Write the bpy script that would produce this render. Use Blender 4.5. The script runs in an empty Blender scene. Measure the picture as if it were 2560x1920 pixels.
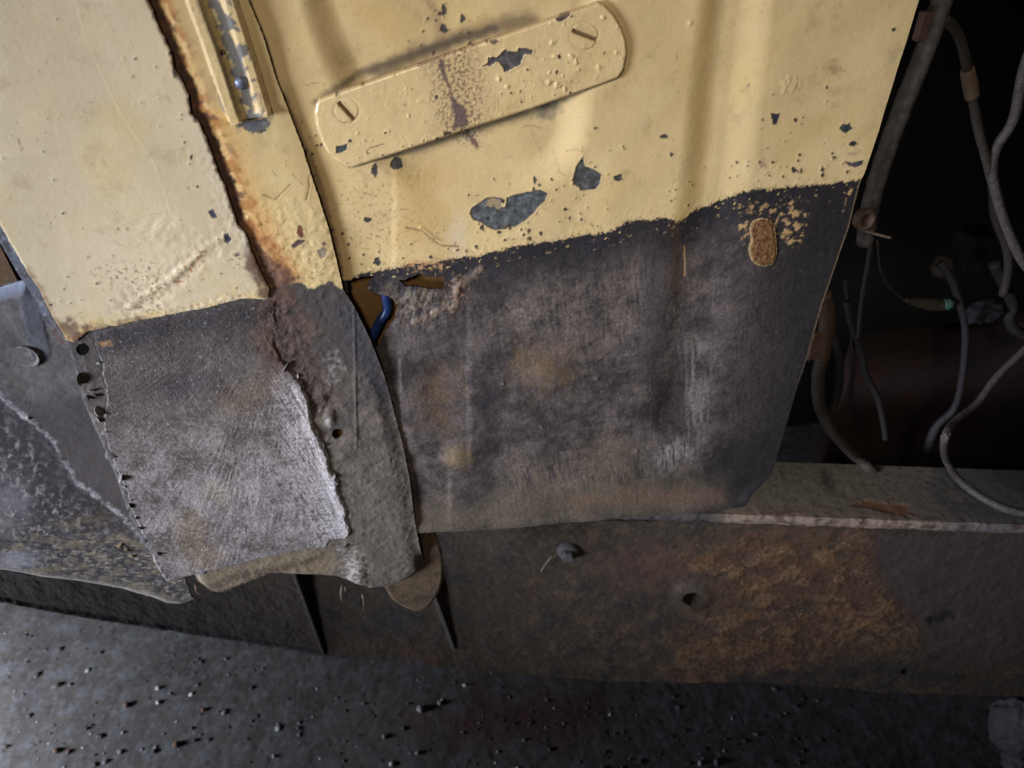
import bpy, math, random
import numpy as np
from mathutils import Vector, Matrix

# ------------------------------------------------------------------ camera
W_PX, H_PX, F_PX = 2560.0, 1920.0, 1850.0
PITCH, YAW, ROLL = math.radians(38), math.radians(9), math.radians(-1.8)
CAM = np.array([0.0, -0.46, 1.42])
_f = np.array([math.sin(YAW)*math.cos(PITCH), math.cos(YAW)*math.cos(PITCH), -math.sin(PITCH)])
_r0 = np.array([math.cos(YAW), -math.sin(YAW), 0.0])
_u0 = np.cross(_r0, _f)
_r = _r0*math.cos(ROLL) + _u0*math.sin(ROLL)
_u = -_r0*math.sin(ROLL) + _u0*math.cos(ROLL)

scene = bpy.context.scene
COL = scene.collection
cam_d = bpy.data.cameras.new('camera')
cam_d.sensor_width = 36.0
cam_d.lens = 36.0*F_PX/W_PX
cam_d.clip_start = 0.02
cam_d.clip_end = 60
cam_d.dof.use_dof = True
cam_d.dof.focus_distance = 0.52
cam_d.dof.aperture_fstop = 10.0
cam_o = bpy.data.objects.new('camera', cam_d)
COL.objects.link(cam_o)
M = Matrix(((_r[0], _u[0], -_f[0], CAM[0]), (_r[1], _u[1], -_f[1], CAM[1]), (_r[2], _u[2], -_f[2], CAM[2]), (0, 0, 0, 1)))
cam_o.matrix_world = M
scene.camera = cam_o

# ------------------------------------------------------------------ light
world = bpy.data.worlds.new('World')
scene.world = world
world.use_nodes = True
bg = world.node_tree.nodes['Background']
bg.inputs['Color'].default_value = (0.55, 0.62, 0.8, 1)
bg.inputs['Strength'].default_value = 0.02

def area(name, loc, target, size, size_y, power, color):
    d = bpy.data.lights.new(name, 'AREA')
    d.shape = 'RECTANGLE'
    d.size, d.size_y, d.energy, d.color = size, size_y, power, color
    o = bpy.data.objects.new(name, d)
    COL.objects.link(o)
    o.location = loc
    o.rotation_euler = (Vector(target)-Vector(loc)).to_track_quat('-Z', 'Y').to_euler()
    return o
def spot(name, loc, target, power, color, cone, blend, radius):
    d = bpy.data.lights.new(name, 'SPOT')
    d.energy, d.color, d.spot_size, d.spot_blend, d.shadow_soft_size = power, color, math.radians(cone), blend, radius
    o = bpy.data.objects.new(name, d)
    COL.objects.link(o)
    o.location = loc
    o.rotation_euler = (Vector(target)-Vector(loc)).to_track_quat('-Z', 'Y').to_euler()
spot('work_lamp', (-0.22, -0.94, 1.88), (0.14, 0, 1.20), 27, (1.0, 0.88, 0.72), 44, 1.0, 0.10)
spot('doorway_light', (-1.5, -0.75, 1.25), (-0.02, 0.0, 1.00), 340, (0.78, 0.85, 1.0), 34, 0.75, 0.34)
area('floor_fill_light', (-1.48, 0.28, 0.27), (-1.10, 0.35, 0.0), 0.4, 0.22, 22, (0.82, 0.88, 1.0))  # added low cool lamp to brighten the floor at bottom left

scene.view_settings.view_transform = 'Standard'
scene.view_settings.look = 'None'
scene.view_settings.gamma = 1
scene.view_settings.exposure = 0.0

# ------------------------------------------------------------------ helpers
def ray(px, py):
    px = np.asarray(px, float); py = np.asarray(py, float)
    d = (px-W_PX/2)[..., None]/F_PX*_r - (py-H_PX/2)[..., None]/F_PX*_u + _f
    return d
def at_y(px, py, Y):            # photo point on the vertical plane Y
    d = ray(px, py); t = (Y-CAM[1])/d[..., 1]
    return CAM + d*t[..., None]
def at_plane(px, py, pl):       # photo point on an upright plane (x, y, turn) -> along, height
    ox, oy, a = pl; n = np.array([-math.sin(a), math.cos(a), 0.])
    d = ray(px, py); t = ((np.array([ox, oy, 0.])-CAM)@n)/(d@n)
    q = CAM + d*t[..., None]
    return (q[..., 0]-ox)*math.cos(a)+(q[..., 1]-oy)*math.sin(a), q[..., 2]
def on_plane(u, z, pl):
    ox, oy, a = pl
    return np.stack([ox+u*math.cos(a), oy+u*math.sin(a), z], 1)
def at_z(px, py, Z):            # photo point on the level plane Z
    d = ray(px, py); t = (Z-CAM[2])/d[..., 2]
    return CAM + d*t[..., None]
def proj(P):
    q = P-CAM
    z = q@_f
    return W_PX/2 + F_PX*(q@_r)/z, H_PX/2 - F_PX*(q@_u)/z
def zoom(ox, oy, k):
    return lambda *p: [(ox+k*a, oy+k*b) for a, b in p]
Z1 = zoom(0, 0, .5184); Z2 = zoom(700, 0, .4521); Z3 = zoom(1600, 0, .434); Z4 = zoom(0, 680, .5786)
Z5 = zoom(800, 600, .4973); Z6 = zoom(1860, 650, .4219); Z7 = zoom(900, 1250, .7505); Z8 = zoom(0, 1400, .5425)

def lin(r, g, b):
    c = np.array([r, g, b], float)/255
    return np.where(c <= .04045, c/12.92, ((c+.055)/1.055)**2.4)
def smooth(a, b, x):
    t = np.clip((x-a)/(b-a), 0, 1)
    return t*t*(3-2*t)

_rng = np.random.RandomState(7)
_perm = _rng.permutation(4096)
_grad = _rng.rand(4096)*2*np.pi
_gx, _gy = np.cos(_grad), np.sin(_grad)
def noise2(x, y, seed=0):
    x0 = np.floor(x); y0 = np.floor(y)
    fx = x-x0; fy = y-y0
    xi = x0.astype(np.int64); yi = y0.astype(np.int64)
    ux = fx*fx*fx*(fx*(fx*6-15)+10); uy = fy*fy*fy*(fy*(fy*6-15)+10)
    def g(i, j, dx, dy):
        h = _perm[(i+_perm[(j+seed*131) & 4095]) & 4095]
        return _gx[h]*dx + _gy[h]*dy
    a = g(xi, yi, fx, fy); b = g(xi+1, yi, fx-1, fy)
    c = g(xi, yi+1, fx, fy-1); d = g(xi+1, yi+1, fx-1, fy-1)
    return 1.5*((a+(b-a)*ux) + ((c+(d-c)*ux)-(a+(b-a)*ux))*uy)
def fbm(x, y, octv=4, seed=0, gain=.5):
    s = 0; a = 1; t = 0
    for i in range(octv):
        s = s + a*noise2(x, y, seed+i*17); t += a; a *= gain
        x = x*2.03+5.1; y = y*2.03+9.7
    return s/t*1.3

def seg_dist2(px, py, a, b):
    ax, ay = a; bx, by = b
    dx, dy = bx-ax, by-ay
    L = dx*dx+dy*dy+1e-12
    t = np.clip(((px-ax)*dx+(py-ay)*dy)/L, 0, 1)
    return (px-ax-t*dx)**2 + (py-ay-t*dy)**2
def sdf_poly(px, py, poly):
    d = np.full(px.shape, 1e18); ins = np.zeros(px.shape, bool)
    n = len(poly)
    for i in range(n):
        a, b = poly[i], poly[(i+1) % n]
        d = np.minimum(d, seg_dist2(px, py, a, b))
        if a[1] != b[1]:
            c = ((a[1] > py) != (b[1] > py)) & (px < (b[0]-a[0])*(py-a[1])/(b[1]-a[1])+a[0])
            ins ^= c
    d = np.sqrt(d)
    return np.where(ins, -d, d)
def curve_pts(pts, n=8, closed=False):
    P = np.asarray(pts, float); m = len(P); out = []
    for i in range(m if closed else m-1):
        if closed:
            p0, p1, p2, p3 = P[(i-1) % m], P[i], P[(i+1) % m], P[(i+2) % m]
        else:
            p1, p2 = P[i], P[i+1]
            p0 = P[i-1] if i else 2*p1-p2
            p3 = P[i+2] if i+2 < m else 2*p2-p1
        for k in range(n):
            t = k/n
            out.append(.5*((2*p1)+(-p0+p2)*t+(2*p0-5*p1+4*p2-p3)*t*t+(-p0+3*p1-3*p2+p3)*t**3))
    if not closed: out.append(P[-1])
    return np.array(out)

# ------------------------------------------------------------------ material
_mats = {}
def worn_material(name, grain=.12, grain_scale=900, bump=.15, bump_scale=700, bump_dist=.0006, metallic=0.0, coat=0., spec=.5):
    if name in _mats: return _mats[name]
    m = bpy.data.materials.new(name); m.use_nodes = True
    nt = m.node_tree; N = nt.nodes; L = nt.links
    b = N['Principled BSDF']
    at = N.new('ShaderNodeAttribute'); at.attribute_name = 'col'
    tc = N.new('ShaderNodeTexCoord')
    n1 = N.new('ShaderNodeTexNoise'); n1.inputs['Scale'].default_value = grain_scale; n1.inputs['Detail'].default_value = 4; n1.inputs['Roughness'].default_value = .65
    L.new(tc.outputs['Object'], n1.inputs['Vector'])
    mr = N.new('ShaderNodeMapRange'); mr.inputs[1].default_value = .25; mr.inputs[2].default_value = .75
    mr.inputs[3].default_value = 1-grain; mr.inputs[4].default_value = 1+grain
    L.new(n1.outputs['Fac'], mr.inputs[0])
    vm = N.new('ShaderNodeVectorMath'); vm.operation = 'SCALE'
    L.new(at.outputs['Color'], vm.inputs[0]); L.new(mr.outputs[0], vm.inputs['Scale'])
    L.new(vm.outputs[0], b.inputs['Base Color'])
    L.new(at.outputs['Alpha'], b.inputs['Roughness'])
    n2 = N.new('ShaderNodeTexNoise'); n2.inputs['Scale'].default_value = bump_scale; n2.inputs['Detail'].default_value = 6; n2.inputs['Roughness'].default_value = .6
    L.new(tc.outputs['Object'], n2.inputs['Vector'])
    bp = N.new('ShaderNodeBump'); bp.inputs['Strength'].default_value = bump; bp.inputs['Distance'].default_value = bump_dist
    L.new(n2.outputs['Fac'], bp.inputs['Height']); L.new(bp.outputs[0], b.inputs['Normal'])
    b.inputs['Metallic'].default_value = metallic
    b.inputs['Specular IOR Level'].default_value = spec
    b.inputs['Coat Weight'].default_value = coat; b.inputs['Coat Roughness'].default_value = .22
    _mats[name] = m
    return m
def plain_material(name, rgb, rough=.7, vary=.35, scale=120, bump=.3, bscale=500, bdist=.0008, rgb2=None, spec=.4, metallic=0):
    if name in _mats: return _mats[name]
    m = bpy.data.materials.new(name); m.use_nodes = True
    nt = m.node_tree; N = nt.nodes; L = nt.links
    b = N['Principled BSDF']
    tc = N.new('ShaderNodeTexCoord')
    n1 = N.new('ShaderNodeTexNoise'); n1.inputs['Scale'].default_value = scale; n1.inputs['Detail'].default_value = 5; n1.inputs['Roughness'].default_value = .65
    L.new(tc.outputs['Object'], n1.inputs['Vector'])
    cr = N.new('ShaderNodeValToRGB')
    c = lin(*rgb); c2 = lin(*rgb2) if rgb2 else c*(1+vary)
    cr.color_ramp.elements[0].position = .3; cr.color_ramp.elements[1].position = .7
    cr.color_ramp.elements[0].color = (*(c*(1-vary) if not rgb2 else c), 1)
    cr.color_ramp.elements[1].color = (*c2, 1)
    L.new(n1.outputs['Fac'], cr.inputs[0]); L.new(cr.outputs[0], b.inputs['Base Color'])
    n2 = N.new('ShaderNodeTexNoise'); n2.inputs['Scale'].default_value = bscale; n2.inputs['Detail'].default_value = 5
    L.new(tc.outputs['Object'], n2.inputs['Vector'])
    bp = N.new('ShaderNodeBump'); bp.inputs['Strength'].default_value = bump; bp.inputs['Distance'].default_value = bdist
    L.new(n2.outputs['Fac'], bp.inputs['Height']); L.new(bp.outputs[0], b.inputs['Normal'])
    b.inputs['Roughness'].default_value = rough
    b.inputs['Specular IOR Level'].default_value = spec
    b.inputs['Metallic'].default_value = metallic
    _mats[name] = m
    return m

# ------------------------------------------------------------------ meshes
def raw_mesh(name, V, F4=None, Ftri=None, mat=None, parent=None, col=None, smooth_shade=True):
    me = bpy.data.meshes.new(name)
    V = np.asarray(V, np.float32)
    loops = []; tot = []
    if F4 is not None and len(F4): loops.append(np.asarray(F4, np.int32).ravel()); tot.append(np.full(len(F4), 4, np.int32))
    if Ftri is not None and len(Ftri): loops.append(np.asarray(Ftri, np.int32).ravel()); tot.append(np.full(len(Ftri), 3, np.int32))
    loops = np.concatenate(loops); tot = np.concatenate(tot)
    start = np.concatenate([[0], np.cumsum(tot)[:-1]]).astype(np.int32)
    me.vertices.add(len(V)); me.vertices.foreach_set('co', V.ravel())
    me.loops.add(len(loops)); me.loops.foreach_set('vertex_index', loops)
    me.polygons.add(len(tot)); me.polygons.foreach_set('loop_start', start); me.polygons.foreach_set('loop_total', tot)
    me.polygons.foreach_set('use_smooth', np.full(len(tot), smooth_shade, bool))
    me.update(calc_edges=True); me.validate()
    if col is not None:
        a = me.attributes.new('col', 'FLOAT_COLOR', 'POINT')
        a.data.foreach_set('color', np.asarray(col, np.float32).ravel())
    if mat: me.materials.append(mat)
    o = bpy.data.objects.new(name, me); COL.objects.link(o)
    if parent: o.parent = parent
    return o

def ell(c, rx, ry=None, n=16):
    ry = ry or rx
    return [(c[0]+rx*math.cos(t), c[1]+ry*math.sin(t)) for t in np.linspace(0, 2*math.pi, n+1)[:-1]]
class Surf:
    """points of one sheet: photo position, size in mm, colour, roughness, relief"""
    def __init__(s, px, py, x, z):
        s.px, s.py, s.x, s.z = px, py, x*1000, z*1000
        n = len(px); s.col = np.zeros((n, 3)); s.rough = np.full(n, .6); s.h = np.zeros(n)
        s._c = {}
    def n(s, wl, octv=3, seed=0, ax=1., az=1., rot=0., gain=.5):
        k = (wl, octv, seed, ax, az, rot, gain)
        if k not in s._c:
            c, q = math.cos(math.radians(rot)), math.sin(math.radians(rot))
            s._c[k] = fbm((s.x*c+s.z*q)*ax/wl, (-s.x*q+s.z*c)*az/wl, octv, seed, gain)
        return s._c[k]
    def crop(s, pts, m):
        P = np.asarray(pts)
        return np.where((s.px > P[:, 0].min()-m) & (s.px < P[:, 0].max()+m) & (s.py > P[:, 1].min()-m) & (s.py < P[:, 1].max()+m))[0]
    def poly_d(s, pts, m=60):
        i = s.crop(pts, m); return i, sdf_poly(s.px[i], s.py[i], pts)
    def line_d(s, pts, m=60):
        i = s.crop(pts, m); d = np.full(len(i), 1e18)
        for a, b in zip(pts[:-1], pts[1:]): d = np.minimum(d, seg_dist2(s.px[i], s.py[i], a, b))
        return i, np.sqrt(d)
    def mask_poly(s, pts, feather=2, jag=0, wl=3, m=60, seed=3):
        out = np.zeros(len(s.px)); i, d = s.poly_d(pts, max(m, feather*2+jag*2))
        if jag: d = d + jag*s.n(wl, 4, seed)[i]
        out[i] = 1-smooth(-feather, feather, d); return out
    def mask_line(s, pts, w, feather=2, jag=0, wl=3, seed=4):
        out = np.zeros(len(s.px)); i, d = s.line_d(pts, w+feather*2+jag*2+5)
        if jag: d = d + jag*s.n(wl, 4, seed)[i]
        out[i] = 1-smooth(w-feather, w+feather, d); return out
    def blob(s, c, rx, ry=None, rot=0, jag=0, wl=4, seed=5, hard=0.):
        ry = ry or rx; a = math.radians(rot); dx = s.px-c[0]; dy = s.py-c[1]
        u = (dx*math.cos(a)+dy*math.sin(a))/rx; v = (-dx*math.sin(a)+dy*math.cos(a))/ry
        d = np.sqrt(u*u+v*v)
        if jag: d = d + jag*s.n(wl, 4, seed)
        return 1-smooth(hard, 1.0, d)
    def mix(s, rgb, m, rough=None):
        c = lin(*rgb); m = np.clip(m, 0, 1)
        s.col += (c-s.col)*m[:, None]
        if rough is not None: s.rough += (rough-s.rough)*m
    def mult(s, m): s.col *= m[:, None]

def sheet(name, outline, Y0, step, paint, mat, parent=None, thick=.0015, holes=(), jag=0., jag_wl=3, clip=(-260, -200, 2800, 2120), bend=None):
    """a metal sheet in the plane Y0 cut to an outline given by photo points; relief faces -Y"""
    step *= .001
    pl = Y0 if isinstance(Y0, tuple) else (0., Y0, 0.)
    nrm3 = np.array([-math.sin(pl[2]), math.cos(pl[2]), 0.])
    pol = np.stack(at_plane(*np.asarray(outline, float).T, pl), 1)*1000
    x0, z0 = pol.min(0)/1000-2*step; x1, z1 = pol.max(0)/1000+2*step
    nx = int((x1-x0)/step)+1; nz = int((z1-z0)/step)+1
    gx, gz = np.meshgrid(x0+np.arange(nx)*step, z0+np.arange(nz)*step)
    x, z = gx.ravel().copy(), gz.ravel().copy()
    d = sdf_poly(x*1000, z*1000, [tuple(p) for p in pol])
    if jag: d = d + jag*fbm(x*1000/jag_wl, z*1000/jag_wl, 4, 11)
    d_out = d.copy()
    for hp, hj in holes:
        h3 = np.stack(at_plane(*np.asarray(hp, float).T, pl), 1)*1000
        hd = sdf_poly(x*1000, z*1000, [tuple(p) for p in h3])
        if hj: hd = hd + hj*fbm(x*1000/3, z*1000/3, 4, 23)
        d = np.maximum(d, -hd)
    D = d.reshape(nz, nx); gzz, gxx = np.gradient(D)
    st = step*1000
    nrm = np.sqrt(gzz**2+gxx**2)+1e-9
    valid = D < .8*st
    mv = valid & (D > -.25*st)
    sh = np.where(mv, D, 0)/1000
    x2 = (gx - sh*gxx/nrm).ravel(); z2 = (gz - sh*gzz/nrm).ravel()
    f = valid[:-1, :-1] & valid[1:, :-1] & valid[:-1, 1:] & valid[1:, 1:]
    P = on_plane(x2, z2, pl)
    px, py = proj(P)
    inside = (px > clip[0]) & (px < clip[2]) & (py > clip[1]) & (py < clip[3])
    ins = inside.reshape(nz, nx)
    f &= ins[:-1, :-1] & ins[1:, 1:]
    idx = np.arange(nx*nz).reshape(nz, nx)
    a, b, c, e = idx[:-1, :-1], idx[:-1, 1:], idx[1:, 1:], idx[1:, :-1]
    F = np.stack([a[f], b[f], c[f], e[f]], 1)
    # rim
    fp = np.pad(f, 1)
    ed = []
    for nb, (p, q) in ((fp[:-2, 1:-1], (a, b)), (fp[2:, 1:-1], (c, e)), (fp[1:-1, :-2], (e, a)), (fp[1:-1, 2:], (b, c))):
        k = f & ~nb; ed.append(np.stack([p[k], q[k]], 1))
    ed = np.concatenate(ed)
    used = np.unique(F); re = np.full(nx*nz, -1); re[used] = np.arange(len(used))
    F = re[F]; ed = re[ed]
    s = Surf(px[used], py[used], x2[used], z2[used])
    s.edge = -d_out[used]            # mm inside the outline
    paint(s)
    V = P[used] - (s.h*.001)[:, None]*nrm3
    if bend is not None: V = bend(V, s)
    rb, inv = np.unique(ed, return_inverse=True); inv = inv.reshape(ed.shape)
    VB = V[rb] + thick*nrm3
    n0 = len(V)
    R = np.stack([ed[:, 1], ed[:, 0], inv[:, 0]+n0, inv[:, 1]+n0], 1)
    # a separate copy of the rim's front row keeps the edge crisp
    VF = V[rb]; nF = n0+len(VB)
    R = np.stack([inv[:, 1]+nF, inv[:, 0]+nF, inv[:, 0]+n0, inv[:, 1]+n0], 1)
    col = np.concatenate([s.col, s.col[rb], s.col[rb]]); rg = np.concatenate([s.rough, s.rough[rb], s.rough[rb]])
    return raw_mesh(name, np.concatenate([V, VB, VF]), np.concatenate([F, R]), None, mat, parent, np.concatenate([np.clip(col, 0, 1), np.clip(rg, .05, 1)[:, None]], 1))

def tube(name, pts, rad, mat, parent=None, sides=10, n=8, wob=.03, seed=1, caps=True):
    P = curve_pts(pts, n); m = len(P)
    r = np.interp(np.linspace(0, 1, m), np.linspace(0, 1, len(rad)), rad) if hasattr(rad, '__len__') else np.full(m, rad)
    rs = np.random.RandomState(seed)
    T = np.gradient(P, axis=0); T /= np.linalg.norm(T, axis=1)[:, None]+1e-12
    V = []
    up = np.array([.3, .2, 1.0])
    for i in range(m):
        a = np.cross(T[i], up); a /= np.linalg.norm(a)+1e-9; b = np.cross(T[i], a)
        for k in range(sides):
            t = 2*math.pi*k/sides
            q = r[i]*(1+wob*rs.randn())
            V.append(P[i]+q*(math.cos(t)*a+math.sin(t)*b))
    F = [(i*sides+k, i*sides+(k+1) % sides, (i+1)*sides+(k+1) % sides, (i+1)*sides+k) for i in range(m-1) for k in range(sides)]
    Tr = []
    if caps:
        for e, fl in ((0, 1), (m-1, 0)):
            V.append(P[e]); c = len(V)-1
            for k in range(sides):
                q = (e*sides+k, e*sides+(k+1) % sides, c)
                Tr.append(q if not fl else q[::-1])
    return raw_mesh(name, np.array(V), F, Tr, mat, parent)

def ico(sub=2):
    import bmesh
    bm = bmesh.new(); bmesh.ops.create_icosphere(bm, subdivisions=sub, radius=1.0)
    V = np.array([v.co[:] for v in bm.verts]); F = [[v.index for v in f.verts] for f in bm.faces]; bm.free()
    return V, F
def lump(name, c, r, mat, parent=None, sub=3, amp=.25, seed=0, freq=1.3, scale=(1, 1, 1)):
    V, F = ico(sub)
    k = 1+amp*fbm(V[:, 0]*freq+3.3+seed, V[:, 1]*freq+V[:, 2]*freq*.7, 4, seed)+amp*.6*fbm(V[:, 2]*freq*2+seed, V[:, 0]*freq*2-V[:, 1]*freq, 3, seed+5)
    V = V*k[:, None]*np.array(scale)*r + np.array(c)
    return raw_mesh(name, V, None, F, mat, parent)
def lathe(name, c, axis, prof, mat, parent=None, sides=24, hexa=False):
    """prof: list of (radius, height along axis)"""
    ax = np.array(axis, float); ax /= np.linalg.norm(ax)
    a = np.cross(ax, [.1, .2, 1]); a /= np.linalg.norm(a); b = np.cross(ax, a)
    V = []; F = []
    for r, h in prof:
        for k in range(sides):
            t = 2*math.pi*k/sides
            V.append(np.array(c)+ax*h+r*(a*math.cos(t)+b*math.sin(t)))
    for i in range(len(prof)-1):
        for k in range(sides):
            F.append((i*sides+k, i*sides+(k+1) % sides, (i+1)*sides+(k+1) % sides, (i+1)*sides+k))
    return raw_mesh(name, np.array(V), F, None, mat, parent, smooth_shade=not hexa)
def prism(name, front, back, mat, parent=None):
    """closed solid between two equal rings of points"""
    n = len(front); V = np.array(list(front)+list(back))
    import bmesh
    me = bpy.data.meshes.new(name); bm = bmesh.new()
    vs = [bm.verts.new(v) for v in V]
    bm.faces.new(vs[:n]); bm.faces.new(vs[n:][::-1])
    for i in range(n): bm.faces.new((vs[i], vs[(i+1) % n], vs[n+(i+1) % n], vs[n+i]))
    bmesh.ops.recalc_face_normals(bm, faces=bm.faces)
    bmesh.ops.bevel(bm, geom=list(bm.edges), offset=.0006, segments=1, affect='EDGES', clamp_overlap=True)
    bm.to_mesh(me); bm.free()
    me.materials.append(mat)
    o = bpy.data.objects.new(name, me); COL.objects.link(o)
    if parent: o.parent = parent
    return o
def tag(o, label, cat, group=None, kind=None):
    o['label'] = label; o['category'] = cat
    if group: o['group'] = group
    if kind: o['kind'] = kind
    return o

CREAM = (198, 173, 126); CHIP = (70, 68, 66); BLACK = (50, 46, 50)
M_paint = worn_material('aged_cream_paint', coat=.18, grain=.05, grain_scale=1200, bump=.12, bump_scale=420, bump_dist=.0007)
M_sill = worn_material('weathered_sill_paint', grain=.3, grain_scale=1300, bump=.3, bump_scale=800, bump_dist=.0008, spec=.2)
M_crust = worn_material('crusted_steel', grain=.3, grain_scale=800, bump=.5, bump_scale=700, bump_dist=.0015, spec=.25)
M_ground = worn_material('gritty_concrete', grain=.25, grain_scale=120, bump=.15, bump_scale=160, bump_dist=.002)

vehicle = bpy.data.objects.new('vehicle', None); COL.objects.link(vehicle)
tag(vehicle, 'old cream and black vehicle body with rusted pillar foot, strap plate and dirty chassis rail', 'vehicle')

rnd = random.Random(5)
def star(c, r, ry=None, n=9, rough=.3, rot=0):
    ry = ry or r; a = math.radians(rot); o = []
    for k in range(n):
        t = 2*math.pi*k/n; q = 1+rough*(rnd.random()*2-1)
        u, v = r*q*math.cos(t), ry*q*math.sin(t)
        o.append((c[0]+u*math.cos(a)-v*math.sin(a), c[1]+u*math.sin(a)+v*math.cos(a)))
    return o
def chip(s, pts, depth=.25, rgb=CHIP, jag=1.6, raised=.12, tone=0.):
    i, d = s.poly_d(pts, 30)
    if not len(i): return
    if jag: d = d + jag*s.n(1.6, 3, 31)[i]
    m = np.zeros(len(s.px)); m[i] = 1-smooth(-1.2, 1.2, d)
    s.mix(rgb, m, .5)
    cn = s.n(5, 5, 33, gain=.65); s.mix(tuple(np.array(rgb)*.62), .7*m*smooth(-.05, .35, cn)); s.mix(tuple(np.minimum(np.array(rgb)*1.45, 255)), .6*m*smooth(.1, .45, -cn)); s.mix((104, 72, 50), .5*m*smooth(.45, .6, s.n(3, 4, 34)))
    edge_m = np.zeros(len(s.px)); edge_m[i] = smooth(-5, -1, d)*smooth(2, -.5, d); s.mix((44, 40, 38), .6*edge_m)
    s.h -= depth*m
    lip = np.zeros(len(s.px)); lip[i] = smooth(7, 1.5, d)*smooth(-1, 1.5, d)
    s.h += raised*lip
def flecks(s, path, spread, count, seed, rmax=5):
    r = random.Random(seed); P = curve_pts(path, 10)
    for k in range(count):
        c = P[int(r.random()*len(P))]; q = 1.2+r.random()**2.5*rmax
        chip(s, star((c[0]+r.gauss(0, spread), c[1]+r.gauss(0, spread)), q, q*(.6+.9*r.random()), 7, .45), .15, r.choice(((70, 66, 64), (84, 62, 48), (96, 78, 56), (58, 54, 54))), .6, .15)
def crack(s, pts, w=1.1, depth=.25, rgb=(70, 52, 34), a=.85):
    m = s.mask_line(pts, w, 1.0, jag=1.2, wl=2); s.mix(rgb, m*a); s.h -= depth*m
    m2 = s.mask_line([(p[0]+3, p[1]+2) for p in pts], 3, 2.5); s.h += .10*m2
def cream_base(s, tone=(0, 0, 0)):
    s.col[:] = lin(*[c+t for c, t in zip(CREAM, tone)])
    s.rough[:] = .33+.12*s.n(9, 4, 47)
    s.mult(1+.06*s.n(60, 3, 40)+.025*s.n(5, 3, 41))
    s.mix((196, 168, 108), .35*smooth(.05, .7, s.n(45, 3, 42)))
    s.h += .10*s.n(14, 3, 43)+.035*s.n(2.6, 3, 44)
    sp = s.n(2.2, 2, 45); s.h += .14*smooth(.62, .85, sp)
    dirt = s.n(22, 6, 48, gain=.68); s.mix((150, 128, 88), .38*smooth(.12, .6, dirt), .6)
    s.mix((214, 194, 150), .25*smooth(.1, .6, s.n(30, 5, 49, gain=.6)))
    scr = smooth(.80, .95, s.n(5, 3, 50, .12, 2.6, 25))+smooth(.80, .95, s.n(5, 3, 51, 2.6, .14, 12)); s.mix((160, 134, 92), .4*scr)
    s.mult(1+.05*s.n(1.1, 2, 52)); s.h += .03*s.n(1.2, 3, 53)
    pin = s.n(1.7, 2, 46); s.mix((104, 80, 52), .7*smooth(.78, .92, pin), .7)
def dots(s, region, thr=.35, wl=2.2, rgb=(88, 62, 50), a=.8, seed=60, h=-.1):
    m = region*smooth(thr, thr+.18, s.n(wl, 3, seed)); s.mix(rgb, m*a, .75); s.h += h*m

# ------------------------------------------------------------------ footwell panel
recess = [tuple(p) for p in curve_pts(Z2((250, -260), (420, 560), (640, 900), (900, 980), (1350, 985), (1540, 900), (1630, 700), (1660, 300), (1700, -260)), 5, True)]
groove = curve_pts([(1868, -180), (1832, 60), (1790, 434), (1752, 700), (1716, 900), (1694, 1075)], 6)
border_D = Z2((-200, 1560), (330, 1560), (560, 1490), (640, 1470), (760, 1465), (900, 1440), (1000, 1430), (1100, 1420), (1200, 1390), (1300, 1360), (1400, 1345), (1500, 1330), (1600, 1315), (1700, 1300), (1800, 1290), (1860, 1265), (1900, 1235), (1990, 1218)) + \
    Z3((60, 1265), (150, 1260), (200, 1278), (245, 1278), (330, 1220), (430, 1190), (520, 1150), (600, 1108), (680, 1093), (760, 1095), (850, 1080), (950, 1070), (1100, 1060), (1260, 1035), (1700, 980))
cream_D = border_D + [(2700, -400), (300, -400), (300, 760)]
D_right = Z3((1690, -300), (1605, 0), (1500, 330), (1420, 600), (1380, 750), (1300, 970), (1265, 1060), (1200, 1330), (1140, 1500)) + Z6((500, 150), (460, 260), (380, 560), (310, 760), (240, 1010), (190, 1200), (165, 1265), (110, 1320), (45, 1372))
D_out = [(560, -130), (2333, -130)] + D_right[1:] + Z5((2130, 1332), (1950, 1352), (1700, 1380), (1400, 1402), (1100, 1424), (850, 1448), (600, 1456), (480, 1462), (330, 1440)) + [(700, 600)]
hole_a = Z5((135, 205), (200, 188), (275, 186), (250, 215), (232, 246), (258, 268), (300, 279), (345, 288), (392, 330), (380, 398), (328, 462), (290, 545), (215, 480), (150, 330))
hole_b = Z5((400, 206), (430, 202), (468, 182), (505, 170), (560, 185), (622, 190), (626, 244), (560, 252), (500, 238), (462, 236), (440, 241))

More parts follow.
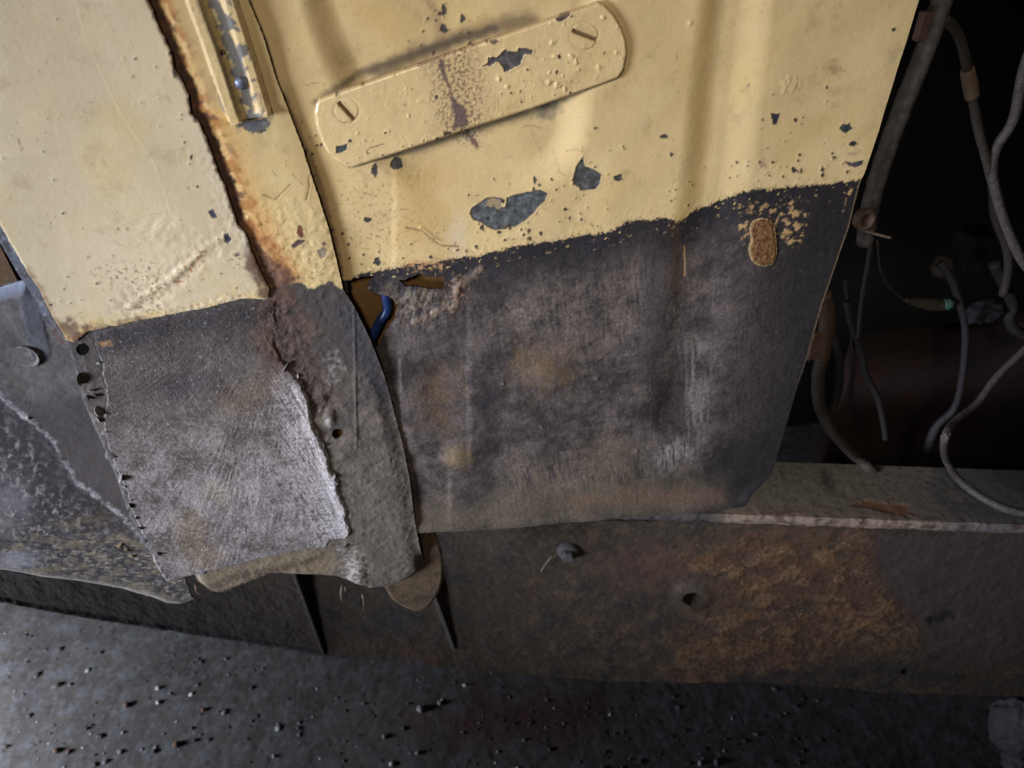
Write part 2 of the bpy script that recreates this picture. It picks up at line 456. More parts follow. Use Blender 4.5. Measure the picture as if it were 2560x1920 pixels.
def paint_D(s):
    cream_base(s)
    # pressed shapes
    i, d = s.poly_d(recess, 120)
    s.h[i] -= 6.5*(1-smooth(-46, 46, d))
    i, d = s.line_d([tuple(p) for p in groove], 150)
    end = smooth(1130, 1020, s.py[i])
    s.h[i] -= (4.6-.4*smooth(500, 800, s.py[i]))*(1-smooth(12, 98, d))*end
    s.h -= 1.2*s.blob((1700, 1015), 70, 120)
    s.h += 3.0*s.blob(Z5((690, 1085))[0], 62, 56)
    s.h += 1.8*s.blob(Z5((1120, 620))[0], 90, 70) - 1.6*s.blob(Z5((620, 800))[0], 70, 110)
    for (xa, ya, yb, st) in ((999, 890, 1150, .9), (1172, 800, 1140, 1.0), (1123, 1190, 1300, .9), (985, 430, 690, .5)):
        w = smooth(ya-60, ya+20, s.py)*smooth(yb+60, yb-20, s.py)
        s.h += st*w*smooth(-9, 9, s.px-xa+3*s.n(9, 3, 77))*smooth(120, 4, s.px-xa)
    s.h += 1.6*s.n(70, 2, 71)
    s.h += 2.4*smooth(14, 2, s.edge)*smooth(1240, 1300, s.py+(s.px-1300)*.11)
    # paint line
    i, d = s.poly_d(cream_D, 3000)
    dd = np.full(len(s.px), -60.); dd[i] = d
    far = np.ones(len(s.px), bool); far[i] = False
    jn = 8*s.n(6, 5, 72, gain=.7)+5*s.n(1.8, 4, 73, gain=.7)+26*s.blob((960, 690), 150, 60)*s.n(8, 5, 78, gain=.65)
    e = dd+jn
    dark = smooth(-1.5, 1.5, e)
    # cream wear, and shade tinted along the groove
    dots(s, s.blob(Z2((560, 1200))[0], 260, 220), .30, 2.6, (126, 92, 58), .7, 61)
    s.mix((186, 150, 88), .55*s.blob(Z2((780, 1180))[0], 110, 190, jag=.4, wl=25))
    s.mix((190, 158, 98), .5*s.blob(Z2((520, 100))[0], 130, 90, jag=.5, wl=25))
    s.mix((190, 160, 100), .55*s.mask_line([(1785, -50), (1775, 0), (1742, 434), (1712, 600)], 26, 26))  # warm shade of the groove's left wall, put into the paint colour
    gr = s.mask_line(Z2((560, 420), (820, 300), (1060, 205), (1380, 120)), 22, 24, jag=14, wl=9)
    s.mix((96, 78, 52), .8*gr, .8)
    s.mix((74, 60, 48), .75*s.mask_line(Z2((200, 560), (420, 430), (700, 330), (1200, 170)), 10, 9, jag=6, wl=5), .8)
    s.mix((88, 84, 74), .85*s.blob(Z2((1490, 610))[0], 66, 42, rot=-15, jag=.55, wl=6), .8)
    s.mix((108, 94, 70), .6*s.mask_line(Z2((760, 850), (1000, 760), (1350, 640)), 14, 16, jag=10, wl=7), .8)
    dots(s, s.blob(Z2((1060, 770))[0], 55, 45), .0, 1.8, (86, 66, 62), .9, 62)
    s.mix((92, 70, 62), .9*s.mask_line(Z2((1020, 700), (1045, 760), (1100, 830)), 6, 4, jag=6, wl=2))
    s.mix((136, 108, 78), .6*s.mask_line(Z2((820, 0), (860, 90), (900, 200)), 12, 14, jag=10, wl=4), .7)
    s.mix((156, 128, 84), .5*s.mask_line(Z2((20, 520), (100, 720), (200, 960), (300, 1300), (340, 1520)), 22, 22, jag=12, wl=6), .7)
    s.mix((98, 72, 44), .8*s.mask_line(Z2((20, 520), (100, 720), (200, 960), (270, 1200), (340, 1520)), 7, 6, jag=5, wl=4), .8)
    s.mix((206, 190, 160), .6*s.blob(Z2((980, 1300))[0], 40, 90, jag=.5))
    chipl = Z2((1050, 1180), (1060, 1150), (1110, 1120), (1140, 1095), (1180, 1090), (1230, 1095), (1220, 1130), (1235, 1150), (1250, 1140), (1255, 1095), (1290, 1080), (1380, 1060), (1440, 1050), (1480, 1070), (1465, 1110), (1430, 1140), (1400, 1180), (1350, 1220), (1300, 1250), (1220, 1268), (1190, 1272), (1150, 1255), (1115, 1230), (1070, 1215))
    chip(s, chipl, .35, (82, 84, 86), 1.2, .2)
    s.mix((150, 132, 100), s.blob(Z2((1185, 1125))[0], 24, 15, jag=.9, wl=3, hard=.5)*.95)
    chip(s, Z2((1675, 870), (1640, 920), (1625, 980), (1622, 1020), (1655, 1035), (1665, 1055), (1700, 1050), (1745, 1045), (1765, 1020), (1778, 965), (1740, 940), (1700, 925), (1685, 920)), .35, (76, 75, 74), 1.2, .2)
    for c, r, ry in (((1870, 980), 9, 8), ((915, 70), 6, 18), ((913, 172), 10, 12), ((1020, 120), 6, 10), ((650, 905), 16, 14), ((525, 940), 9, 17), ((540, 1450), 10, 10), ((482, 1215), 10, 7), ((2122, 755), 9, 5), ((2165, 856), 4, 5), ((1505, 995), 3, 3), ((1435, 1025), 4, 3), ((1190, 1000), 2, 3)):
        chip(s, star(Z2(c)[0], r, ry), .2, (68, 64, 62))
    chip(s, Z3((752, 650), (778, 655), (805, 653), (795, 690), (785, 716), (768, 716), (762, 690)), .25, (50, 50, 58))
    chip(s, Z3((1152, 740), (1175, 715), (1195, 722), (1212, 708), (1215, 728), (1230, 740), (1205, 755), (1190, 768), (1170, 760)), .25, (54, 60, 62), .4)
    chip(s, star(Z3((1228, 830))[0], 9, 6), .25, (50, 52, 54))
    chip(s, Z3((1180, 930), (1220, 938), (1285, 922), (1280, 945), (1240, 962), (1205, 955)), .2, (84, 82, 84), 1.5)
    s.mix((150, 132, 102), .8*s.blob(Z3((1235, 880))[0], 24, 8, rot=-15, jag=.6, wl=3))
    chip(s, star(Z3((1460, 168))[0], 5, 5), .2, (60, 44, 40))
    s.mix((146, 124, 84), .7*s.blob(Z3((1115, 395))[0], 34, 24, jag=.9, wl=4, hard=.2))
    s.h += .5*s.blob(Z3((865, 490))[0], 28, 30, jag=.9, wl=4)
    s.h += .7*s.blob(Z3((290, 135))[0], 9, 12, rot=20)
    s.mix((140, 96, 92), .7*s.blob(Z3((705, 950))[0], 14, 16, jag=1, wl=3))
    s.mix((140, 110, 92), .7*s.blob(Z3((632, 490))[0], 6, 14, jag=1, wl=3))
    s.mix((120, 84, 50), .8*s.blob(Z3((213, 330))[0], 3, 16, jag=.5))
    crack(s, Z2((700, 1255), (790, 1275), (850, 1330), (900, 1360), (990, 1365)), 2.5, .4, (110, 84, 56), .7)
    s.h += .5*s.mask_line(Z2((780, 1258), (845, 1310), (900, 1345), (960, 1350)), 5, 4)
    for c in (((1400, 745), (1430, 810), (1460, 860), (1450, 910)), ((1525, 845), (1530, 900), (1550, 960), (1585, 975)), ((1590, 845), (1640, 830), (1675, 840)), ((1675, 815), (1680, 870)), ((1360, 720), (1400, 712), (1460, 730)), ((1200, 1272), (1215, 1320)), ((1440, 1120), (1465, 1165)), ((1800, 1095), (1812, 1140)), ((1060, 1080), (1105, 1080)), ((140, 470), (200, 455), (250, 450)), ((450, 1060), (520, 1080))):
        crack(s, Z2(*c), .9, .12, (120, 96, 62), .7)
    flecks(s, Z2((400, 1400), (900, 1330), (1400, 1250), (1800, 1180)), 34, 46, 3, 4); flecks(s, Z2((1000, 1150), (1300, 1200), (1500, 1050), (1700, 980), (1800, 900)), 40, 34, 4, 5); flecks(s, Z3((650, 650), (900, 800), (1200, 850)), 60, 14, 5, 3.5); flecks(s, Z3((100, 1150), (600, 1000), (1200, 980)), 26, 40, 6, 4); flecks(s, Z2((900, 60), (1000, 160), (700, 300)), 40, 24, 8, 4); flecks(s, Z2((100, 700), (250, 1100), (350, 1450)), 26, 24, 9, 3.5)
    # brush ridges just above the paint line
    ridge = smooth(-34, -10, dd)*smooth(6, -6, dd)
    s.h += .26*ridge*(.2+s.n(2.6, 5, 74, gain=.7)); s.mix((150, 126, 82), .35*ridge*smooth(.1, .5, s.n(5, 3, 75)))
    s.mix((70, 52, 44), .85*smooth(-9, -1, dd)*smooth(.15, .4, s.n(2.4, 3, 76)), .7)
    # black lower part
    b = Surf(s.px, s.py, s.x/1000, s.z/1000); b._c = s._c
    b.col[:] = lin(43, 38, 39); b.rough[:] = .6
    brush = s.n(2.6, 5, 80, 1.0, .10, 8, .65); mot = s.n(38, 6, 81, gain=.66); mot2 = s.n(9, 5, 82, gain=.65)
    fine = s.n(2.0, 4, 93, gain=.7)
    low = smooth(0, 130, dd); fin2 = s.n(2.7, 4, 94, gain=.74)
    dust = smooth(-.5, .6, .8*mot+.16*brush+.3*mot2+.22*fine)
    b.mix((95, 84, 79), (.3+.6*low)*dust*smooth(2080, 1750, s.px))
    b.mix((48, 41, 39), .6*low*smooth(.05, .4, s.n(17, 6, 92, gain=.66)))
    b.mix((112, 100, 92), .65*b.blob((1430, 790), 330, 190)*smooth(-.5, .7, .6*brush+.5*mot2+.4*fine))
    b.mix((118, 104, 96), .65*b.blob((1590, 700), 130, 220)*smooth(-.5, .6, .6*brush+.4*fine))
    b.mix((112, 100, 94), .6*b.blob((1900, 900), 110, 260)*smooth(-.5, .7, .6*brush+.5*fine))
    b.mix((100, 80, 54), .65*b.blob(Z5((1110, 640))[0], 110, 90, jag=.5, wl=14))
    b.mix((118, 100, 70), .75*b.blob(Z5((690, 1085))[0], 55, 50, jag=.3, wl=8))
    b.mix((92, 72, 52), .7*b.blob(Z5((600, 800))[0], 80, 120, jag=.6, wl=14))
    b.mix((88, 78, 62), .75*b.mask_line(Z5((520, 1420), (1000, 1350), (1500, 1300), (2000, 1260)), 40, 40, jag=20, wl=12))
    b.mix((104, 92, 76), .65*b.mask_line(Z5((1000, 1200), (1300, 1190), (1550, 1200)), 45, 45, jag=25, wl=10)*smooth(-.4, .4, brush))
    b.mix((98, 84, 66), .55*b.blob(Z5((1450, 1080))[0], 100, 70, jag=.4, wl=8))
    b.mix((140, 130, 128), .85*b.blob(Z5((1790, 1075))[0], 90, 52, rot=-22, jag=.5, wl=7)*smooth(-.5, .3, brush))  # light on the upturned groove end, painted as a pale crescent
    b.mix((120, 110, 106), .6*smooth(-.3, .4, brush+.3*fine)*b.mask_line(Z5((1900, 560), (1900, 800), (1880, 1000)), 30, 30, jag=12, wl=7))  # lit right wall of the groove, put into the colour
    b.mix((60, 54, 58), .6*b.mask_line(Z5((1690, 0), (1690, 300), (1660, 650)), 30, 24))  # shaded left wall of the groove, put into the colour
    b.mix((40, 36, 38), .6*b.mask_line(Z5((1800, 760), (1810, 930)), 24, 22, jag=8, wl=6))  # painted shade in the low end of the groove
    b.mix((30, 27, 31), .85*smooth(150, 10, dd+44*s.n(14, 5, 83, gain=.65))); b.mix((32, 28, 29), .7*b.blob((1850, 1160), 170, 120, jag=.5, wl=14)); b.mix((32, 28, 29), .75*smooth(1840, 2010, b.px+.28*(b.py-700)+40*mot))
    b.mix((34, 31, 36), .75*b.blob(Z5((760, 1290))[0], 65, 50, jag=.3, wl=8)*smooth(650, 655, b.px-470))
    b.mix((34, 31, 34), .65*b.blob(Z5((850, 850))[0], 40, 160, jag=.5, wl=12))
    b.mix((112, 98, 82), .8*b.blob((1020, 750), 130, 60, jag=.5, wl=9)*smooth(-.4, .3, mot2))
    b.mix((104, 78, 64), .5*b.mask_line(Z5((1300, 1310), (1700, 1300), (2000, 1285)), 16, 16, jag=14, wl=7))
    b.mix((124, 112, 104), .5*smooth(.55, .9, s.n(4, 4, 84)))
    b.mix((110, 98, 86), .4*b.mask_line(Z5((400, 600), (405, 760)), 3, 3, jag=4, wl=3)); b.mix((104, 94, 84), .4*b.mask_line(Z5((650, 1180), (652, 1340)), 2, 2, jag=3))
    for c in ((918, 722), (1590, 1060), (1215, 1070), (1110, 940)): b.mix((150, 138, 126), .8*b.blob(Z5(c)[0], 4, 4, jag=.6, wl=2)); b.h += 0
    for c in ((918, 722), (1590, 1060), (1395, 700), (1110, 935)): s.h += .9*s.blob(Z5(c)[0], 10, 9)
    b.mult(np.clip(1+.55*fin2, .4, 1.7))
    # rough crust near the rust hole
    cr = s.blob((1040, 760), 190, 110)
    s.h += cr*dark*(1.6*s.n(10, 4, 85)+.5*s.n(2.5, 3, 86))
    cl = s.mask_line(Z5((930, 330), (960, 355), (1010, 352)), 4, 4, jag=3); s.h -= .8*cl
    for pts in (((690, 210), (690, 300), (670, 350)), ((690, 250), (760, 190), (810, 150)), ((480, 410), (560, 380), (600, 350), (650, 330))):
        m = s.mask_line(Z5(*pts), 8, 7, jag=7, wl=4); s.h += .9*m; b.mix((118, 100, 84), .6*m)
    s.h += dark*(.10*brush+.22*mot2*low+.12*s.n(1.4, 3, 87)+.08*fine+.14*fin2)
    s.h -= .2*dark
    s.col += (b.col-s.col)*dark[:, None]; s.rough += (.62+.12*mot2-s.rough)*dark
    # specks of cream left below the line
    spk = dark*smooth(60, 8, dd)*smooth(.52, .62, s.n(3.2, 3, 88)); s.mix((196, 164, 108), spk*.9); s.h += .15*spk
    warm = (s.blob(Z3((860, 1290))[0], 46, 62, jag=.8, wl=5, hard=.35)+s.blob(Z3((690, 1205))[0], 60, 16, jag=.9, wl=5, hard=.3)+s.blob(Z3((600, 1330))[0], 16, 30, jag=.9, wl=4, hard=.3)+s.blob(Z3((1200, 1130))[0], 6, 40, jag=.9, wl=4, rot=20, hard=.3))
    warm = np.clip(warm*1.3, 0, 1)*smooth(-.02, .12, s.n(5.5, 5, 89, gain=.6)); s.mix((176, 142, 96), .85*warm*dark); s.h += .2*warm*dark
    s.mix((196, 172, 120), .9*dark*smooth(45, 0, s.line_d(Z2((850, 1470), (1000, 1440)), 80)[1].min() if False else 45*np.ones(len(s.px)))*0)
    st = s.blob(Z2((800, 1465))[0], 70, 22, jag=.8, wl=4, hard=.3); s.mix((184, 142, 98), .85*st*smooth(-.2, .2, s.n(2.6, 3, 90)))
    st = s.blob(Z5((690, 260))[0], 40, 50, jag=.9, wl=4, hard=.2); s.mix((150, 112, 86), .6*st*smooth(0, .3, s.n(2.6, 3, 91)))
    s.mix((70, 50, 36), .5*s.mask_line(Z3((205, 1290), (215, 1500), (215, 1640)), 16, 14, jag=9, wl=5)*dark)
    s.mix((176, 140, 92), .8*s.mask_line(Z3((265, 1430), (268, 1600)), 2, 2, jag=2.5, wl=3))
    s.mix((170, 140, 100), .8*smooth(1.6, .5, s.edge)*smooth(1000, 800, s.py)*smooth(1700, 1900, s.px)*dark*.4)
footwell = sheet('footwell_panel', D_out, 0.0, .7, paint_D, M_paint, vehicle, .0018, holes=((hole_a, 1.0), (hole_b, 1.0)))
footwell['label'] = 'pressed footwell panel, cream above and dull black below'

def paint_plug(s):
    s.col[:] = lin(108, 76, 46); s.rough[:] = .9
    n = s.n(4, 4, 100)
    s.mix((74, 46, 26), smooth(0, .5, n)); s.mix((140, 108, 72), .6*smooth(.1, .6, s.n(3.4, 4, 101))); s.mix((150, 128, 92), .8*smooth(1.6, .4, s.edge))
    s.h += 1.0*smooth(0, 2.4, s.edge)+.5*n+.3*s.n(1.8, 3, 102)
plug = sheet('rusty_plug', [tuple(p) for p in curve_pts(Z3((650, 1275), (710, 1255), (765, 1285), (785, 1380), (780, 1500), (715, 1535), (650, 1510), (628, 1440), (640, 1390), (632, 1320)), 5, True)], -.0006, .45, paint_plug, M_crust, footwell, .0015)
plug['label'] = 'oval plug of bare orange rust below the paint line'

# ------------------------------------------------------------------ strap plate and its screws
strap_out = Z2((215, 545), (500, 446), (1000, 273), (1400, 134), (1765, 8), (1800, 25), (1850, 80), (1890, 150), (1915, 220), (1920, 290), (1903, 380), (1872, 430), (1780, 465), (1400, 598), (1000, 728), (720, 822), (400, 928), (370, 926), (310, 890), (260, 840), (225, 770), (197, 690), (190, 620), (200, 570))
def paint_strap(s):
    cream_base(s, (4, 4, 4))
    s.h += 1.2*smooth(0, 1.8, s.edge)**.6
    s.h += .10*s.n(6, 3, 110)
    r1 = s.blob(Z2((1560, 380))[0], 150, 90); bl = s.n(5, 2, 111)
    s.h += .6*r1*smooth(.45, .75, bl); s.h += .5*s.blob(Z2((1860, 250))[0], 30, 90)*smooth(.4, .7, s.n(3.6, 2, 112))
    s.h += .35*smooth(.6, .85, s.n(4, 2, 113))
    for c, r in (((1500, 230), 12), ((1790, 100), 10), ((1760, 370), 13), ((1530, 470), 12), ((1490, 450), 10), ((1210, 440), 9), ((1255, 475), 8), ((1575, 490), 8), ((1515, 310), 9), ((1610, 310), 9)):
        s.h += .8*s.blob(Z2(c)[0], r*1.1, r*.9, jag=.8, wl=4)
    dots(s, s.blob(Z2((1480, 450))[0], 20, 20)+s.blob(Z2((1800, 290))[0], 20, 14), .1, 2, (150, 100, 60), .7, 114)
    flecks(s, Z2((300, 700), (900, 600), (1400, 420), (1800, 250)), 34, 24, 13, 3); flecks(s, Z2((380, 900), (1000, 715), (1780, 455)), 5, 18, 14, 3.5); flecks(s, Z2((230, 540), (1000, 275), (1760, 15)), 4, 14, 15, 3.5)
    # dirty band
    bd = s.mask_line(Z2((940, 300), (990, 480), (1020, 700)), 58, 40, jag=16, wl=7)
    dots(s, bd, .02, 2.0, (92, 70, 60), .85, 115); s.mix((150, 122, 86), .3*bd)
    ol = Z2((880, 330), (915, 330), (905, 370), (950, 520), (985, 560), (1035, 610), (1045, 690), (955, 715), (965, 640), (945, 590), (945, 520), (880, 380))
    s.mix((86, 66, 64), .9*s.mask_poly(ol, 3, 5, 3), .7)
    s.mix((100, 76, 62), .7*s.mask_line(Z2((770, 355), (900, 320)), 5, 4, jag=4, wl=2))
    chip(s, Z2((1115, 365), (1150, 345), (1152, 315), (1200, 315), (1245, 270), (1260, 280), (1310, 285), (1320, 262), (1360, 265), (1398, 275), (1390, 298), (1350, 295), (1330, 340), (1330, 352), (1270, 385), (1240, 395), (1232, 370), (1210, 340), (1195, 338), (1165, 362), (1145, 358)), .3, (80, 76, 76), 1.2, .3)
    chip(s, Z2((310, 845), (312, 805), (350, 800), (372, 792), (370, 820), (345, 838)), .25, (58, 64, 66), 1)
    chip(s, star(Z2((388, 775))[0], 4, 4), .2, (60, 56, 56)); chip(s, star(Z2((865, 533))[0], 4, 5), .2, (70, 56, 62))
    chip(s, Z2((1525, 100), (1560, 78), (1605, 62), (1600, 85), (1560, 112), (1530, 115)), .25, (72, 58, 48), 2)
    chip(s, Z2((1160, 222), (1195, 212), (1205, 230), (1185, 242), (1165, 235)), .2, (96, 80, 62), 2)
    chip(s, Z2((905, 730), (935, 722), (955, 735), (910, 748)), .2, (86, 72, 52), 2)
    crack(s, Z2((470, 840), (500, 815), (580, 790)), 1, .2); crack(s, Z2((1188, 520), (1190, 610)), 1, .15, a=.5); crack(s, Z2((1330, 510), (1335, 560)), 1, .15, a=.5)
    s.mix((140, 112, 72), .5*smooth(1.6, .2, s.edge))
    for c, r in (((367, 610), 30), ((1680, 197), 34)):
        cc = Z2(c)[0]; dd = np.hypot(s.px-cc[0], s.py-cc[1])
        ring = smooth(5, 1.5, abs(dd-r-2)); s.h -= .12*ring; s.mix((140, 112, 66), .25*ring*smooth(-.3, .3, s.n(6, 3, 116)))
strap = sheet('strap_plate', strap_out, -.0026, .5, paint_strap, M_paint, vehicle, .0032, holes=((ell(Z2((367, 610))[0], 30, 30, 40), 0), (ell(Z2((1680, 197))[0], 34, 34, 40), 0)))
strap['label'] = 'tilted round-ended strap plate held by two slotted screws'
def make_screw(c, r, a, b):
    cc = Z2(c)[0]
    def ps(s):
        cream_base(s, (2, 2, 2)); s.h[:] = .28*smooth(0, .6, s.edge)+.12*s.n(3, 3, 120)
        m = s.mask_line(Z2(a, b), 4.6, 1.4, jag=.8, wl=2); s.h -= 1.6*m; s.mix((24, 17, 14), m, .9)
        s.mix((150, 120, 76), .45*s.mask_line(Z2(a, b), 9, 7))
    out = [(cc[0]+(r+.4)*math.cos(t), cc[1]+(r+.4)*math.sin(t)) for t in np.linspace(0, 2*math.pi, 40)[:-1]]
    return sheet('screw', out, -.0035, .35, ps, M_paint, strap, .0012)
make_screw((367, 610), 30, (320, 560), (418, 668))
make_screw((1680, 197), 34, (1612, 166), (1748, 218))

# ------------------------------------------------------------------ pillar face (under the outer skin and the patch)
skin_right = Z1((680, -160), (715, 0), (745, 80), (790, 180), (822, 250), (840, 330), (872, 385), (905, 450), (920, 550), (960, 590), (985, 650), (1020, 740), (1050, 830), (1085, 900), (1105, 970), (1130, 1040), (1142, 1080), (1180, 1120), (1200, 1180), (1240, 1280), (1300, 1400))
A_right = [(560, -130), (620, 0), (658, 93), (690, 197), (726, 290), (757, 373), (778, 441), (798, 498), (824, 580), (845, 669), (857, 722), (885, 765)] + Z4((1600, 290), (1660, 450), (1700, 600), (1740, 750), (1770, 900), (1792, 1080), (1815, 1200), (1838, 1300))
A_left = Z4((720, 1348), (690, 1295), (640, 1195), (600, 1115), (560, 1055), (540, 1000), (500, 875), (440, 740), (365, 570), (320, 400), (300, 330), (240, 240), (180, 130))
A_out = A_right + Z4((1780, 1345), (1700, 1382), (1590, 1392), (1540, 1372), (1440, 1340), (1300, 1335), (1180, 1330), (1060, 1370), (960, 1410), (900, 1400), (850, 1362), (830, 1325)) + A_left + [(300, 400), (240, -130)]
A_border = [(-100, 740), (400, 740)] + Z1((1000, 1420), (1300, 1390), (1420, 1362), (1470, 1370), (1490, 1395), (1530, 1382), (1560, 1370), (1590, 1350), (1640, 1392), (1700, 1400))
def paint_A(s):
    cream_base(s, (-4, -2, -2))
    rr, d = s.line_d(skin_right, 260)
    dist = np.full(len(s.px), 400.); dist[rr] = d
    j = 9*s.n(6, 4, 130)+4*s.n(1.8, 3, 131)
    up = smooth(760, 700, s.py)
    s.mix((190, 146, 76), .7*smooth(125, 45, dist+2*j)*up, .7)
    s.mix((152, 98, 42), .85*smooth(80, 34, dist+2.2*j)*smooth(-.2, .2, s.n(9, 3, 132))*up, .85)
    s.mix((62, 41, 30), smooth(30, 18, dist+1.2*j)*up, .85)
    s.mix((90, 54, 34), .8*smooth(60, 30, dist+3.5*j)*smooth(.1, .35, s.n(8, 3, 133))*up, .85)
    s.h -= 1.4*smooth(50, 10, dist)*up; s.h += .5*smooth(70, 20, dist)*s.n(3, 4, 134)*up
    s.mix((150, 142, 110), .45*s.mask_line(Z1((870, 0), (960, 240), (1040, 480)), 20, 18, jag=8)); 
    ru = Z1((1195, 1175), (1240, 1170), (1290, 1230), (1370, 1290), (1420, 1340), (1420, 1460), (1300, 1460), (1260, 1330), (1215, 1290))
    s.mix((78, 52, 34), .95*s.mask_poly(ru, 7, 14, 6), .85)
    s.mix((152, 98, 48), .75*s.mask_line(Z1((1210, 1090), (1290, 1170), (1360, 1260), (1400, 1330)), 18, 16, jag=12), .85)
    s.mix((112, 74, 54), .8*s.mask_poly(Z1((1310, 1290), (1400, 1310), (1420, 1440), (1380, 1465), (1330, 1440)), 10, 10, 5))
    # blistered paint
    lowc = smooth(430, 560, s.py)
    s.h += lowc*(.45*s.n(9, 4, 135)+.35*smooth(0, .5, s.n(5, 3, 136)))
    dots(s, smooth(520, 640, s.py), .33, 2.0, (104, 78, 52), .75, 137)
    crack(s, Z1((1270, 940), (1330, 962), (1350, 940), (1400, 890)), 1.4, .4, (92, 52, 28)); crack(s, Z1((1410, 840), (1440, 870), (1460, 890)), 1.2, .3, (110, 80, 50))
    crack(s, Z1((1490, 850), (1492, 900), (1478, 965)), 1.6, .5, (84, 50, 26)); crack(s, Z1((1375, 720), (1385, 770), (1380, 810)), .9, .2, (140, 110, 70)); crack(s, Z1((1310, 820), (1335, 850)), .9, .2)
    s.h += 1.2*s.blob(Z1((1545, 865))[0], 14, 14)
    chip(s, star(Z1((1450, 1115))[0], 9, 14), .2, (110, 62, 40)); chip(s, Z1((1405, 1185), (1440, 1155), (1475, 1160), (1440, 1185), (1415, 1200)), .2, (90, 66, 62), 2)
    chip(s, star(Z1((1565, 1175))[0], 5, 5), .2, (64, 62, 82)); chip(s, star(Z1((1555, 1220))[0], 9, 12, rough=.5), .1, (128, 116, 104))
    chip(s, Z1((1110, 590), (1160, 595), (1200, 580), (1290, 570), (1310, 590), (1275, 640), (1220, 640), (1180, 620)), .15, (96, 92, 88), 5)
    s.mix((74, 78, 90), .75*s.blob(Z1((1215, 605))[0], 48, 18, rot=-8, jag=.7, wl=3))
    s.mix((98, 72, 60), .6*s.blob(Z1((1110, 720))[0], 14, 26, jag=.8, wl=4))
    s.mix((150, 124, 84), .4*smooth(14, 2, s.edge)*smooth(0, 200, s.py))
    # black part
    i, d = s.poly_d(A_border+[(1300, 740), (1300, 2000), (-100, 2000)], 3000)
    e = np.where(s.py > 760, -60., 60.); e[i] = d; e += 5*s.n(4, 4, 138)
    dark = smooth(1.5, -1.5, e)
    b = Surf(s.px, s.py, s.x/1000, s.z/1000); b._c = s._c
    b.col[:] = lin(58, 50, 46); n = s.n(22, 6, 139, gain=.66); n2 = s.n(5, 5, 140, gain=.66)
    b.mix((92, 82, 72), smooth(-.5, .6, n+.2*n2)*smooth(850, 1050, s.py))
    b.mix((94, 85, 72), .55*smooth(1050, 1300, s.py)*smooth(-1.2, .6, n2))
    b.mix((96, 68, 52), .6*b.blob(Z4((1290, 260))[0], 60, 70, jag=.6, wl=7)); b.mix((44, 38, 36), .7*b.mask_line(Z4((1250, 230), (1290, 330), (1340, 460), (1360, 560)), 20, 16, jag=12, wl=6))
    b.mix((150, 140, 138), .7*b.blob(Z4((1440, 420))[0], 36, 60, jag=.6, wl=6)*smooth(-.2, .3, n2))
    b.mix((46, 44, 50), .7*b.mask_line(Z4((1500, 180), (1600, 420), (1660, 560)), 26, 22, jag=8, wl=6))
    b.mix((160, 152, 148), .8*b.blob(Z4((1425, 640))[0], 16, 24, jag=.6, wl=4))
    b.mix((168, 158, 150), .8*b.blob(Z4((1530, 1280))[0], 46, 80, rot=-18, jag=.6, wl=5)*smooth(-.5, .3, n2))
    b.mix((110, 94, 72), .8*b.mask_line(Z4((850, 1340), (1000, 1330), (1200, 1270), (1400, 1260)), 34, 26, jag=12, wl=6))
    b.mix((62, 50, 38), .7*b.mask_line(Z4((900, 1375), (1000, 1320), (1180, 1290), (1400, 1230)), 8, 7, jag=9, wl=5))
    b.mix((150, 104, 62), .7*b.blob(Z4((455, 312))[0], 26, 10, jag=.4, wl=4)); b.mix((120, 118, 122), .5*s.mask_line(A_left[::-1], 4, 4, jag=3, wl=3))
    b.mix((176, 172, 176), .55*smooth(.3, .7, n2)*s.mask_line(A_left, 18, 14))
    s.h += dark*(.14*n2+.14*s.n(1.4, 4, 141)); s.h += dark*.5*n*smooth(850, 950, s.py)
    up_l = s.mask_line(Z4((1215, 180), (1240, 330), (1310, 440), (1360, 560)), 46, 34, jag=26, wl=8); b.mix((66, 48, 40), .8*up_l); b.mix((34, 28, 25), .7*up_l*smooth(0, .3, s.n(9, 5, 144, gain=.66))); s.h += dark*up_l*1.2*s.n(7, 5, 145, gain=.66)
    s.h += dark*(3.0*s.blob(Z4((1425, 630))[0], 22, 32)+1.6*s.blob(Z4((1390, 540))[0], 20, 26))
    s.h -= dark*2.0*s.blob(Z4((1370, 590))[0], 14, 16)
    s.h -= 7*smooth(12, 0, s.edge)**2*smooth(1380, 1420, s.py)*1.0
    s.h += 2.5*s.blob(Z4((1545, 1310))[0], 34, 60)
    m = s.mask_line(Z4((1530, 150), (1535, 400), (1540, 760)), 3, 2.5); s.h += .6*m*dark
    s.h -= 2.5*smooth(860, 1000, s.py)*smooth(14, 0, s.edge)*smooth(600, 700, s.px)
    s.col += (b.col-s.col)*dark[:, None]; s.rough += (.8-s.rough)*dark
    s.mix((74, 50, 36), .85*s.mask_poly(ru, 14, 26, 9)*smooth(-.5, .1, s.n(5, 4, 142)), .85); s.mix((120, 82, 54), .5*s.mask_poly(ru, 10, 26, 6)*smooth(.1, .4, s.n(4, 4, 143)))
pillar = sheet('pillar_face', A_out, -.0060, .8, paint_A, M_paint, vehicle, .002, holes=((ell(Z4((1458, 700))[0], 14, 13), .4), (ell(Z4((358, 334))[0], 17, 15), .6)), jag=.35)
pillar['label'] = 'door pillar face with a rust-streaked edge'

